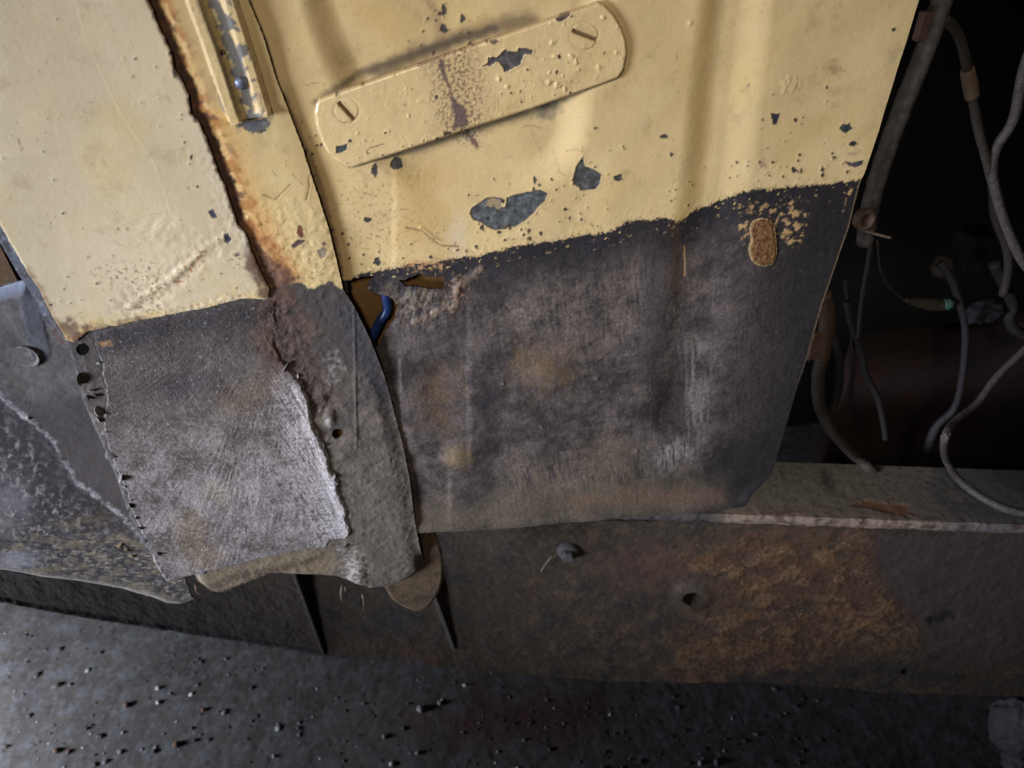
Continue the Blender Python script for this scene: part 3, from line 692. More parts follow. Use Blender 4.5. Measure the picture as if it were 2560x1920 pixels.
# hinge channel on the pillar
hc_out = Z1((845, -160), (900, 30), (960, 190), (1020, 370), (1075, 535), (1100, 585), (1130, 598), (1165, 578), (1240, 560), (1312, 545), (1300, 500), (1250, 330), (1200, 170), (1140, -20), (1095, -160))
def paint_hc(s):
    cream_base(s, (0, 0, 0))
    yy = s.py/.5184; xx = s.px/.5184
    xl = np.interp(yy, [-160, 30, 190, 370, 535, 600], [845, 900, 960, 1020, 1075, 1105]); xr = np.interp(yy, [-160, -20, 170, 330, 500, 545], [1095, 1140, 1200, 1250, 1300, 1314])
    t = (xx-xl)/(xr-xl)
    prof = smooth(0, .1, t)*smooth(.38, .28, t)*4.2 + smooth(.66, .78, t)*smooth(1.0, .92, t)*3.4 + .9*smooth(.36, .42, t)*smooth(.72, .66, t)
    s.h += prof+.15*s.n(4, 3, 150)
    s.h -= 1.2*smooth(.02, .0, abs(t-.40))
    fl = smooth(.40, .46, t)*smooth(.74, .66, t)
    s.mix((140, 122, 84), .7*smooth(.33, .4, t)*smooth(.6, .4, t)); 
    nz = s.n(6, 4, 151); chipm = smooth(.40, .55, t+.22*nz)*smooth(.95, .72, t+.25*nz)
    s.mix((88, 88, 86), .95*smooth(.3, .6, chipm+.5*s.n(4, 3, 152)*1.0), .55)
    isl = s.mask_poly(Z1((1105, 150), (1125, 135), (1160, 150), (1165, 180), (1140, 230), (1125, 190)), 3, 3, 3)+s.mask_poly(Z1((1040, -20), (1090, -20), (1130, 50), (1100, 75), (1075, 40)), 3, 4, 3)+s.mask_poly(Z1((1165, 270), (1200, 260), (1250, 420), (1270, 540), (1225, 540), (1200, 400)), 4, 5, 3)
    s.mix(CREAM, np.clip(isl, 0, 1)); 
    s.mix((110, 96, 72), .7*s.mask_line(Z1((960, 0), (1060, 260), (1150, 540)), 5, 4, jag=3), .8)
    s.mix((70, 74, 84), .8*s.mask_line(Z1((1010, 380), (1040, 450), (1075, 530)), 6, 4, jag=6, wl=3)); s.mix((120, 96, 60), .6*dotsm(s))
    s.mix((64, 64, 74), .9*s.blob(Z1((1190, 325))[0], 10, 9, jag=.5, wl=2)); s.mix((64, 64, 74), .85*s.blob(Z1((1225, 380))[0], 14, 8, jag=.6, wl=2)); s.mix((64, 64, 80), .8*s.blob(Z1((1230, 460))[0], 10, 20, jag=.9, wl=2))
    s.mix((16, 14, 14), s.blob(Z1((1075, 255))[0], 8, 9, hard=.5, jag=.3, wl=2)); s.h -= 1.5*s.blob(Z1((1075, 255))[0], 8, 9, hard=.4)
    s.h += 3.2*smooth(.36, 1.0, t)*smooth(530, 560, yy+(t-.4)*40)*smooth(600, 575, yy)*.6
def dotsm(s): return smooth(.5, .65, s.n(2.2, 3, 153))
hinge = sheet('hinge_channel', hc_out, -.0075, .5, paint_hc, M_paint, vehicle, .0025)
hinge['label'] = 'chipped cream channel bracket with grey undercoat showing'
rc = at_y(*np.array(Z1((1162, 400))[0]), -.0085)
M_rivet = plain_material('worn_grey_steel', (112, 118, 136), .4, metallic=.5, scale=400, bump=.3)
lathe('rivet', rc, (0, -1, 0), [(.0036, -.003), (.0036, .0006), (.003, .0018), (.0014, .0024), (.00001, .0026)], M_rivet, hinge, 16)

# ------------------------------------------------------------------ outer skin
B_left = Z1((0, 1085), (60, 1190), (130, 1310), (190, 1400), (250, 1530), (320, 1640))
B_bot = Z1((355, 1652), (420, 1602), (560, 1572), (700, 1542), (800, 1522), (1000, 1482), (1180, 1438), (1290, 1446))
B_out = [(-300, -130)] + [(-250, 160)] + [(-120, 360)] + B_left + B_bot + skin_right[::-1]
def paint_B(s):
    cream_base(s, (-4, 4, 20))
    s.h += 2.0*s.n(110, 2, 160)
    i, d = s.line_d(Z1((370, 0), (400, 150), (480, 330), (560, 500), (650, 640), (740, 770), (790, 900), (820, 1010), (870, 1075), (935, 1170)), 40)
    s.h[i] += .07*(1-smooth(0, 4, d)); m = np.zeros(len(s.px)); m[i] = 1-smooth(0, 3.5, d); s.mix((214, 194, 150), .3*m)
    flecks(s, Z1((700, 300), (850, 600), (1000, 900), (1050, 1150)), 40, 12, 10, 3); flecks(s, Z1((300, 1450), (700, 1400), (1100, 1350)), 40, 20, 11, 3.5); flecks(s, Z1((100, 200), (300, 700), (500, 1100)), 90, 8, 12, 2.5)
    crs = Z1((620, 1480), (740, 1400), (860, 1310), (960, 1220), (1080, 1140))
    i, d = s.line_d(crs, 90); s.h[i] += .9*(1-smooth(0, 15, d+2*s.n(14, 3, 161)[i]))*(.6+.4*s.n(20, 2, 174)[i])
    ln2 = Z1((700, 1470), (800, 1420), (960, 1270), (1040, 1220)); i, d = s.line_d(ln2, 60); s.h[i] -= .5*(1-smooth(0, 18, d))
    crn = s.mask_line(crs, 42, 30); s.h += .5*crn*s.n(5, 4, 162)
    wr = s.blob(Z1((800, 1120))[0], 130, 70); s.h += .45*wr*s.n(7, 3, 163, 1, 1.6, 20)
    for c in (((560, 1105), (700, 1040), (820, 1020)), ((600, 1205), (680, 1150), (780, 1130)), ((540, 1160), (600, 1190)), ((840, 1060), (900, 1055))): crack(s, Z1(*c), 1.0, .12, (150, 128, 90), .5)
    dots(s, s.mask_line(Z1((500, 1340), (700, 1310), (760, 1370), (640, 1480), (760, 1490)), 30, 26), .22, 2.6, (110, 84, 56), .8, 164)
    dots(s, s.mask_line(Z1((860, 1350), (980, 1220)), 16, 14)+s.blob(Z1((985, 1345))[0], 18, 12), .18, 2.4, (140, 76, 40), .9, 165)
    dots(s, s.blob(Z1((1150, 1250))[0], 40, 50)+s.mask_line(B_bot, 16, 14), .2, 2.2, (112, 70, 44), .85, 166)
    chip(s, Z1((1005, 1020), (1025, 1008), (1040, 1030), (1048, 1050), (1025, 1052)), .2, (60, 64, 84), 1); chip(s, Z1((1080, 1130), (1100, 1125), (1116, 1155), (1100, 1175), (1085, 1165)), .2, (62, 66, 88), 1)
    chip(s, star(Z1((1145, 1232))[0], 6, 4), .2, (80, 76, 90)); chip(s, star(Z1((850, 340))[0], 7, 16), .2, (74, 68, 66), 1); chip(s, star(Z1((823, 255))[0], 5, 6), .2, (74, 66, 66))
    s.mix((110, 76, 56), .8*s.blob(Z1((95, 680))[0], 4, 16, rot=-14, jag=.5, wl=3)); s.mix((130, 96, 70), .7*s.blob(Z1((108, 715))[0], 5, 7, jag=.6, wl=3))
    s.mix((150, 140, 112), .5*s.blob(Z1((435, 492))[0], 15, 6, jag=.5)); s.mix((216, 200, 160), .8*s.blob(Z1((420, 823))[0], 6, 5))
    for c in ((565, 1105), (610, 1105), (425, 1240), (540, 1235), (870, 575), (600, 285), (640, 370), (905, 905)): s.mix((140, 118, 84), .7*s.blob(Z1(c)[0], 8, 6, jag=.7, wl=3)); s.h += .3*s.blob(Z1(c)[0], 7, 6)
    rcn = s.blob((170, 850), 105, 62, rot=-10, jag=.45, wl=6, hard=.55); s.mix((92, 62, 38), .9*rcn, .8); dots(s, s.blob((185, 830), 100, 60), .2, 2.5, (110, 76, 44), .8, 167)
    rr, d = s.line_d(skin_right, 120); q = np.full(len(s.px), 200.); q[rr] = d
    s.mix((198, 188, 166), .45*smooth(36, 6, q+24*s.n(9, 5, 168, gain=.66))*smooth(250, 330, s.py)); s.h += .3*smooth(60, 10, q)*s.n(3.5, 5, 169, gain=.65)*smooth(330, 420, s.py)
    s.mix((84, 56, 38), .85*smooth(7, 1, q+7*s.n(4, 3, 170)), .8)
    s.mix((84, 56, 36), .9*smooth(34, 16, q+22*s.n(9, 4, 175))*smooth(600, 650, s.py), .85)
    s.mix((80, 52, 32), .9*s.mask_poly(Z1((1200, 1175), (1245, 1180), (1300, 1290), (1330, 1450), (1290, 1450), (1260, 1340), (1215, 1290)), 8, 14, 6), .85)
    s.mix((112, 78, 48), .65*s.mask_line(B_left[2:]+B_bot[:4], 9, 9, jag=9, wl=5))
    s.h -= .35*smooth(.9, 0, s.edge)
    bot = np.full(len(s.px), 200.); ib, db = s.line_d(B_bot, 60); bot[ib] = db
    s.h += .9*smooth(30, 5, bot)*(.3+.7*s.n(6, 3, 171))
    s.mix((196, 168, 110), .5*smooth(50, 10, bot)*smooth(-.2, .4, s.n(7, 3, 172)))
skin = sheet('pillar_skin', B_out, -.0084, .75, paint_B, M_paint, vehicle, .0016, jag=.5, jag_wl=5)
skin['label'] = 'smooth cream outer skin with a scratch and a creased lower corner'

def paint_ret(s):
    s.col[:] = lin(84, 86, 96); s.rough[:] = .5; n = s.n(8, 5, 155, gain=.65)
    s.mix((60, 56, 58), smooth(-.1, .4, n)); s.mix((140, 140, 146), .5*smooth(.2, .5, s.n(4, 4, 156))); s.mix((92, 66, 48), .7*smooth(790, 850, s.py)); s.h += .2*n
ret_l = [(x-22, y+6) for x, y in [(-250, 160), (-120, 360)]+B_left]
ret = sheet('skin_return', ret_l+[(176+20, 880), (160, 800), (40, 560), (-80, 360), (-200, 160)], -.0045, .7, paint_ret, M_paint, vehicle, .004)
ret['label'] = 'grey folded edge along the left of the outer skin'
# ------------------------------------------------------------------ welded repair patch
C_left = Z4((395, 310), (412, 360), (440, 440), (452, 500), (450, 580), (440, 690), (490, 840), (540, 950), (562, 1050), (600, 1110), (640, 1200), (690, 1300), (722, 1346))
C_bot = Z4((870, 1306), (1000, 1275), (1200, 1226), (1320, 1200), (1410, 1196), (1432, 1162), (1500, 1158))
C_right = Z4((1522, 1120), (1492, 1020), (1462, 920), (1430, 850), (1400, 750), (1362, 680), (1330, 610), (1338, 560), (1300, 460), (1235, 400), (1195, 330), (1200, 200), (1200, 120))
C_out = C_left + C_bot + C_right + Z4((700, 170), (400, 260))
def ragged(pts, gap, amp, seed):
    r = random.Random(seed); out = []
    for (ax, ay), (bx, by) in zip(pts[:-1], pts[1:]):
        L = math.hypot(bx-ax, by-ay); k = max(1, int(L/gap)); nx, ny = -(by-ay)/L, (bx-ax)/L
        for i in range(k):
            q = (r.random()-.5)*2*amp; t = (i+.6*r.random())/k
            out.append((ax+(bx-ax)*t+nx*q, ay+(by-ay)*t+ny*q))
    return out+[pts[-1]]
C_right = ragged(C_right, 15, 4.5, 4); C_left = ragged(C_left, 22, 4, 9)
C_out = C_left + C_bot + C_right + Z4((700, 170), (400, 260))
def paint_C(s):
    s.col[:] = lin(70, 61, 56); s.rough[:] = .85
    xx, yy = s.px, s.py
    tl = smooth(560, 760, xx-(yy-1000)*.2)
    P0 = Z4((1250, 60))[0]; th = np.arctan2(xx-P0[0], yy-P0[1]); rr_ = np.hypot(xx-P0[0], yy-P0[1])*.28; dia = fbm(th*70+.6*s.n(30, 2, 179), rr_/22, 5, 180, .65); ver = s.n(1.8, 4, 181, 1., .07, 14); hor = s.n(1.8, 4, 182, .09, 1., -4)
    stp = s.n(2.1, 4, 177, gain=.7); br = dia*(1-.4*tl)*smooth(-.6, .5, s.n(24, 3, 176))+tl*(.55*ver+.35*hor); n = s.n(28, 6, 183, gain=.66); n2 = s.n(4, 5, 184, gain=.68)
    lowm = smooth(930, 1260, yy+(xx-500)*.35)  # lower part painted paler, partly for the stronger light there
    s.mix((140, 130, 127), (.16+.76*lowm)*smooth(-.6, .6, .9*n+.28*br+.35*n2+.2*stp))
    s.mix((52, 45, 42), .6*(1-.6*lowm)*smooth(.05, .5, s.n(15, 6, 189, gain=.66)-.3*br))
    s.mix((116, 98, 74), .6*s.blob(Z4((1080, 520))[0], 150, 60, rot=-25, jag=.4, wl=12)*smooth(-.5, .4, br))
    s.mix((110, 92, 64), .6*s.mask_line(Z4((820, 1100), (840, 1200), (900, 1250)), 36, 34, jag=18, wl=9)); s.mix((112, 98, 70), .5*s.blob(Z4((960, 950))[0], 80, 60, jag=.5, wl=12))
    s.mix((176, 168, 168), .6*s.mask_line(Z4((1300, 560), (1360, 760), (1430, 980), (1440, 1120)), 60, 52, jag=26, wl=9)*smooth(-.5, .4, n2+br))  # lit right side of the patch, put into its colour
    s.mix((152, 145, 146), .7*s.blob(Z4((1100, 950))[0], 180, 110, jag=.4, wl=16)*smooth(-.4, .5, br))
    s.mix((48, 44, 46), .8*smooth(60, 10, np.abs(yy-(870-.2*(xx-180)))+20*n2)); s.mix((52, 48, 52), .6*s.blob(Z4((820, 480))[0], 150, 60, rot=-18, jag=.5, wl=14))  # first mix paints the shadow under the skin's lower edge
    s.mix((96, 74, 62), .6*s.blob(Z4((1180, 300))[0], 60, 80, jag=.6, wl=10)); s.mix((150, 112, 66), .8*s.blob(Z4((455, 312))[0], 30, 11, rot=-8, jag=.4, wl=4))
    rt = np.full(len(xx), 99.); i, d = s.line_d(C_right, 60); rt[i] = d
    s.mix((178, 172, 172), .35*smooth(90, 0, rt+40*n2)*smooth(1000, 1160, yy));  # paler rim stands in for light on the weld edge
    lf = np.full(len(xx), 99.); i, d = s.line_d(C_left, 60); lf[i] = d
    s.mix((128, 123, 124), .5*smooth(16, 1, lf+15*n2))  # left edge painted paler, as if catching the light
    s.mix((180, 172, 168), .6*smooth(.55, .8, s.n(2.4, 3, 185)))
    bt = np.full(len(xx), 99.); i, d = s.line_d(C_bot, 60); bt[i] = d
    s.mix((118, 112, 114), .5*smooth(24, 2, bt+12*n2))
    lum = s.n(3.1, 4, 199, gain=.72); s.mix((168, 159, 157), .36*smooth(.12, .5, lum+.25*br)*(.3+.7*lowm)); s.mix((62, 56, 55), .55*smooth(.12, .5, -lum-.25*br)); s.h += .40*br+.16*n2+.13*stp+.16*lum+.9*s.n(28, 3, 178)+.10*s.n(1.4, 3, 186)
    up_r = smooth(960, 880, yy)*smooth(70, 10, rt+24*n2); s.mix((70, 52, 43), .85*up_r); s.mix((38, 31, 28), .7*up_r*smooth(0, .35, s.n(9, 5, 173, gain=.66))); s.h += up_r*1.1*s.n(6, 5, 174, gain=.66)
    s.h += 1.6*smooth(30, 8, rt)*(1+.5*s.n(5, 3, 187))*smooth(880, 960, yy); s.h += .6*smooth(14, 3, lf)*(.6+s.n(5, 3, 188))
    s.h += 4*s.blob(Z4((1000, 750))[0], 330, 260)
    s.h -= 2*smooth(3, 0, s.edge)**2
patch = sheet('repair_patch', C_out, -.0068, .6, paint_C, M_crust, vehicle, .0016, jag=.6, jag_wl=4)
patch['label'] = 'brush-painted grey patch plate welded over the pillar foot'
M_weld = plain_material('weld_spatter', (122, 116, 114), .6, vary=.3, scale=700, bump=.5)
wv, wf = ico(2)
wmeshes = []
for k in range(3):
    kk = 1+.35*fbm(wv[:, 0]*1.5+k*7, wv[:, 1]*1.5+wv[:, 2], 3, k)
    t = raw_mesh('weld_bead', wv*kk[:, None], None, wf, M_weld); wmeshes.append(t.data); bpy.data.objects.remove(t)
for k, (c, r) in enumerate((((425, 395), 13), ((345, 462), 26), ((398, 512), 12), ((415, 535), 16), ((380, 545), 10), ((432, 600), 16), ((425, 640), 19), ((452, 690), 11), ((482, 785), 15), ((505, 838), 17), ((520, 890), 18), ((536, 930), 14), ((570, 985), 17), ((560, 1010), 11), ((592, 1060), 14), ((605, 1108), 13), ((622, 1160), 10), ((690, 1215), 18), ((875, 1300), 12), ((1435, 880), 12), ((1452, 910), 12), ((1240, 410), 20), ((1285, 450), 16), ((1400, 745), 14), ((1480, 1190), 20), ((1495, 1180), 14))):
    p = at_y(*np.array(Z4(c)[0]), -.0071)
    o = bpy.data.objects.new('weld_bead', wmeshes[k % 3]); COL.objects.link(o); o.parent = patch
    q = r*.5786*.00028*(.45+.8*((k*37) % 11)/11); o.location = p; o.scale = (q*1.5, q*.28, q*1.5); o.rotation_euler = (k*.7, k*1.3, k*2.1)

# ragged rust icicles and fibres at the pillar foot
M_fib = plain_material('rust_fibre', (92, 74, 60), .9)
for pts, r in ((((1478, 1355), (1474, 1390), (1480, 1425)), .0013), (((1566, 1392), (1572, 1425), (1570, 1460)), .0010), (((1490, 1360), (1494, 1385)), .0007), (((845, 1350), (850, 1380), (870, 1395)), .0009)):
    P = [at_y(a, b, -.004) for a, b in Z4(*pts)]
    tube('rust_fibre', P, [r, r*.9, r*.35], M_fib, pillar, 6, 4, .2)

# ------------------------------------------------------------------ rounded tab behind the pillar foot
def paint_tab(s):
    s.col[:] = lin(80, 65, 48); s.rough[:] = .85; n = s.n(9, 4, 190)
    s.mix((54, 44, 35), .85*smooth(-.2, .4, s.n(16, 6, 191, gain=.66))); s.mix((112, 96, 74), .5*smooth(.2, .6, s.n(3, 4, 192))); s.h += .15*n - 1.5*smooth(3, 0, s.edge)
tab = sheet('rounded_tab', [tuple(p) for p in curve_pts(Z4((1600, 1200), (1840, 1120), (1900, 1180), (1918, 1280), (1905, 1370), (1880, 1415), (1840, 1460), (1790, 1468), (1725, 1440), (1672, 1385)), 5, True)], .006, .8, paint_tab, M_crust, vehicle, .003)

# ------------------------------------------------------------------ grey sill end at the left
S_top = Z4((-300, 130), (0, 72), (60, 55), (112, 44), (160, 60))
S_bot = Z4((820, 1500), (795, 1508), (760, 1520), (700, 1514), (640, 1490), (480, 1450), (300, 1408), (150, 1378), (0, 1340), (-300, 1290))
S_out = S_top + Z4((300, 260), (460, 560), (620, 950), (760, 1300), (800, 1440)) + S_bot
def paint_S(s):
    s.col[:] = lin(96, 91, 89); s.rough[:] = .75
    n = s.n(26, 6, 200, gain=.64); n2 = s.n(6, 5, 201, gain=.66); st = s.n(5, 6, 202, 1., .3, -26, .74)
    s.mix((76, 72, 73), .85*smooth(-.2, .4, n)); s.mix((70, 58, 48), .5*smooth(0, .5, s.n(18, 5, 209, gain=.65)))
    tear = Z4((-60, 420), (0, 485), (60, 552), (180, 650), (250, 722), (282, 800), (340, 900), (430, 962), (500, 1022), (562, 1082))
    up = tear + Z4((700, 1300), (800, 900), (300, 200), (160, -20), (-60, -20))
    i, d = s.poly_d(up, 400); dd = np.full(len(s.px), 300.); dd[i] = d; dd += 5*s.n(5, 3, 203)
    low = smooth(-2, 2, dd)
    y4 = (s.py-680)/.5786
    s.mix((68, 63, 62), (1-low)*.9*smooth(380, 620, y4+120*n)); s.mix((74, 62, 54), (1-low)*.5*smooth(650, 800, y4)*smooth(-.2, .4, n2))
    s.mix((52, 48, 50), low*.92*smooth(-.6, .1, n+.3)); s.mix((48, 41, 35), low*.8*s.blob(Z4((430, 1050))[0], 130, 120, jag=.5, wl=20))
    s.mix((180, 170, 158), .7*low*smooth(.12, .5, st+.4*n2+.25*n)*smooth(20, 90, dd)*smooth(1000, 500, s.px+s.py-900)); s.mix((100, 94, 92), .5*low*smooth(-.1, .4, n2+.5*st))
    s.mix((112, 99, 80), .7*low*smooth(-.1, .4, s.n(16, 5, 204, gain=.66))*smooth(1000, 1150, y4)); s.mix((160, 149, 132), .8*low*smooth(.05, .5, s.n(4, 6, 205, .6, 1, -14, .7))*smooth(1080, 1250, y4))
    s.mix((116, 111, 112), .6*s.blob(Z4((30, 980))[0], 90, 130, jag=.5, wl=12)*low); s.mix((134, 132, 138), .7*s.blob(Z4((60, 1270))[0], 110, 50, jag=.4, wl=12)*low)
    s.mix((176, 172, 172), .85*smooth(14, 1, dd+8*n2)*low*smooth(-.6, .1, s.n(9, 3, 207))); s.h += .55*low*smooth(0, 5, dd)*smooth(180, 20, dd)  # pale line paints the light on the torn edge
    band = s.mask_line(Z4((130, 60), (150, 200), (180, 330)), 24, 6, jag=5); s.mix((76, 77, 84), .7*band); s.h += .6*band
    s.mix((54, 52, 58), .7*s.mask_line(Z4((105, 200), (130, 290), (160, 380)), 4, 3, jag=3))
    ep = s.mask_line(S_top, 18, 10); s.mix((150, 158, 178), .6*ep, .3); s.h -= 6*smooth(40, 0, s.line_d(S_top, 9999)[1] if False else 99*np.ones(len(s.px)))  # painted rim highlight along the sill's top edge
    it, dt = s.line_d(S_top, 60); s.h[it] -= 7*(1-smooth(0, 30, dt))**1.5
    for c, r in (((510, 1215), 18), ((545, 1225), 12), ((560, 1262), 12), ((130, 615), 8)): m = s.blob(Z4(c)[0], r, r*.8, jag=.7, wl=4); s.mix((150, 126, 98), .7*m); s.h += 2*m
    s.mix((40, 36, 38), .8*s.mask_line(Z4((480, 1215), (520, 1235), (590, 1240)), 7, 6, jag=5, wl=4)); s.mix((50, 46, 46), .7*s.blob(Z4((55, 480))[0], 12, 12, jag=.5))
    ib, db = s.line_d(S_bot, 60); s.col[ib] += (lin(150, 142, 132)-s.col[ib])*(.55*(1-smooth(4, 26, db+7*n2[ib])))[:, None]; s.h[ib] -= 3*(1-smooth(0, 14, db))
    s.h += .16*n2+.5*n+1.2*s.n(60, 2, 208)+.10*s.n(1.6, 3, 206)+.06*low*st
    s.rough += .25*low
def bend_S(V, s):
    V = V.copy(); u = (s.px-300)/500; V[:, 1] += -.010*np.clip(-u, 0, 2)**1.3 + .02*smooth(1250, 1560, s.py); return V
sill = sheet('sill_end', S_out, .006, .8, paint_S, M_sill, vehicle, .002, bend=bend_S, jag=.25)
sill['label'] = 'weathered blue-grey sill end tucked behind the pillar'
bc = at_y(*np.array(Z4((112, 368))[0]), .0016)
M_boltr = plain_material('rusty_bolt', (92, 84, 82), .75, vary=.45, scale=500, bump=.7)
bo = lathe('bolt', bc, (-.15, -1, 0), [(.0088, -.014), (.0088, -.0004), (.0082, .0001), (.0074, -.0002), (.0066, -.0016), (.005, -.0022), (.0025, -.0014), (.00001, -.0012)], M_boltr, sill, 22)

# top flange of the rail with a flaking lip
FL = at_y(1880., 1288., .022); ZT = FL[2]
FR = at_z(2560., 1312., ZT); B0 = at_z(1960., 1154., ZT); B1 = at_z(2560., 1176., ZT)
RA = math.atan2(FR[1]-FL[1], FR[0]-FL[0])
t3 = np.array([math.cos(RA), math.sin(RA), 0.]); n3v = np.array([-math.sin(RA), math.cos(RA), 0.])
def flange():
    us = np.arange(-.36, .40, .0011); nY = 80; nL = 26
    bu = [(B0-FL)@t3, (B1-FL)@t3]; bd = [(B0-FL)@n3v, (B1-FL)@n3v]
    back = bd[0]+(us-bu[0])*(bd[1]-bd[0])/(bu[1]-bu[0])
    lipz = .0165+.0014*fbm(us*1000/30, us*0, 3, 220)+.0010*fbm(us*1000/5, us*0+3, 3, 221)
    T = np.linspace(0, 1, nY)[:, None]
    front = .0014*fbm(us*1000/18, us*0+9, 4, 222)
    D1 = back[None]*(1-T)+front[None]*T; Z1_ = np.full_like(D1, ZT)
    a = np.linspace(0, 1, nL)[:, None]
    D2 = front[None]-.003*np.sin(a*math.pi)*(1-a*.3)+.003*a; Z2_ = ZT-lipz[None]*a
    D = np.concatenate([D1, D2]).ravel(); Z = np.concatenate([Z1_, Z2_]).ravel(); nr = nY+nL
    U = np.repeat(us[None], nr, 0).ravel()
    P = FL[None]*np.array([1, 1, 0]) + U[:, None]*t3 + D[:, None]*n3v; P[:, 2] = Z
    px, py = proj(P)
    s = Surf(px, py, U, D-Z)
    s.col[:] = lin(94, 84, 72); s.rough[:] = .9; n = s.n(30, 4, 223); n2 = s.n(6, 4, 224); n3 = s.n(2.5, 3, 225, .35, 1.2)
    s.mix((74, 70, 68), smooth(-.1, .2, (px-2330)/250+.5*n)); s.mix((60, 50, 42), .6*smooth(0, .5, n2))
    lp = np.repeat(np.concatenate([np.linspace(0, 1, nY)**10, np.ones(nL)])[:, None], len(us), 1).ravel()
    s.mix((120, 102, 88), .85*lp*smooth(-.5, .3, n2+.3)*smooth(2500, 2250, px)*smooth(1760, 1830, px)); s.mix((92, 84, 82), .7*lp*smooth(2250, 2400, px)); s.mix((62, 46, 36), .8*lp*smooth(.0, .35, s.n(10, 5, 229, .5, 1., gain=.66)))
    rm = s.mask_poly(Z6((630, 1450), (720, 1420), (850, 1440), (960, 1450), (1010, 1510), (960, 1520), (780, 1480)), 6, 8, 6); s.mix((98, 68, 46), .85*rm)
    s.mix((200, 190, 170), s.blob(Z6((515, 1327))[0], 5, 3)); s.mix((56, 44, 36), .8*s.mask_line(Z6((480, 1280), (510, 1350)), 14, 10, jag=8, wl=5))
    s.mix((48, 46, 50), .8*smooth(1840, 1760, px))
    h = (.35*s.n(14, 3, 228)+.10*s.n(2, 3, 226)-.8*rm)*.001; hl = h+lp*(.0013*s.n(22, 5, 227, gain=.6)+.0003*n2)
    P[:, 2] += np.where(lp < 1, hl, 0); P -= np.where(lp >= 1, hl, 0)[:, None]*n3v
    idx = np.arange(nr*len(us)).reshape(nr, len(us))
    F = np.stack([idx[:-1, :-1].ravel(), idx[1:, :-1].ravel(), idx[1:, 1:].ravel(), idx[:-1, 1:].ravel()], 1)
    e = idx[-1]; VB = P[e]+n3v*.028; n0 = len(P); b = np.arange(len(us))+n0
    R = np.stack([e[:-1], b[:-1], b[1:], e[1:]], 1)
    e2 = idx[0]; VD = P[e2].copy(); VD[:, 2] -= .12; d2 = np.arange(len(us))+n0+len(us)
    R2 = np.stack([e2[:-1], e2[1:], d2[1:], d2[:-1]], 1)
    c = np.concatenate([s.col, s.col[e], s.col[e2]]); r = np.concatenate([s.rough, s.rough[e], s.rough[e2]])
    return raw_mesh('rail_flange', np.concatenate([P, VB, VD]), np.concatenate([F, R, R2]), None, M_crust, vehicle, np.concatenate([np.clip(c, 0, 1), r[:, None]], 1))
PLR = (FL[0]+n3v[0]*.024, FL[1]+n3v[1]*.024, RA)
def on_rail(px, py, off=0.):
    pl = (PLR[0]-n3v[0]*off, PLR[1]-n3v[1]*off, RA)
    u, z = at_plane(np.array([float(px)]), np.array([float(py)]), pl)
    return on_plane(u, z, pl)[0]
fl = flange(); fl['label'] = 'dusty top flange of the rail with a flaking lip'

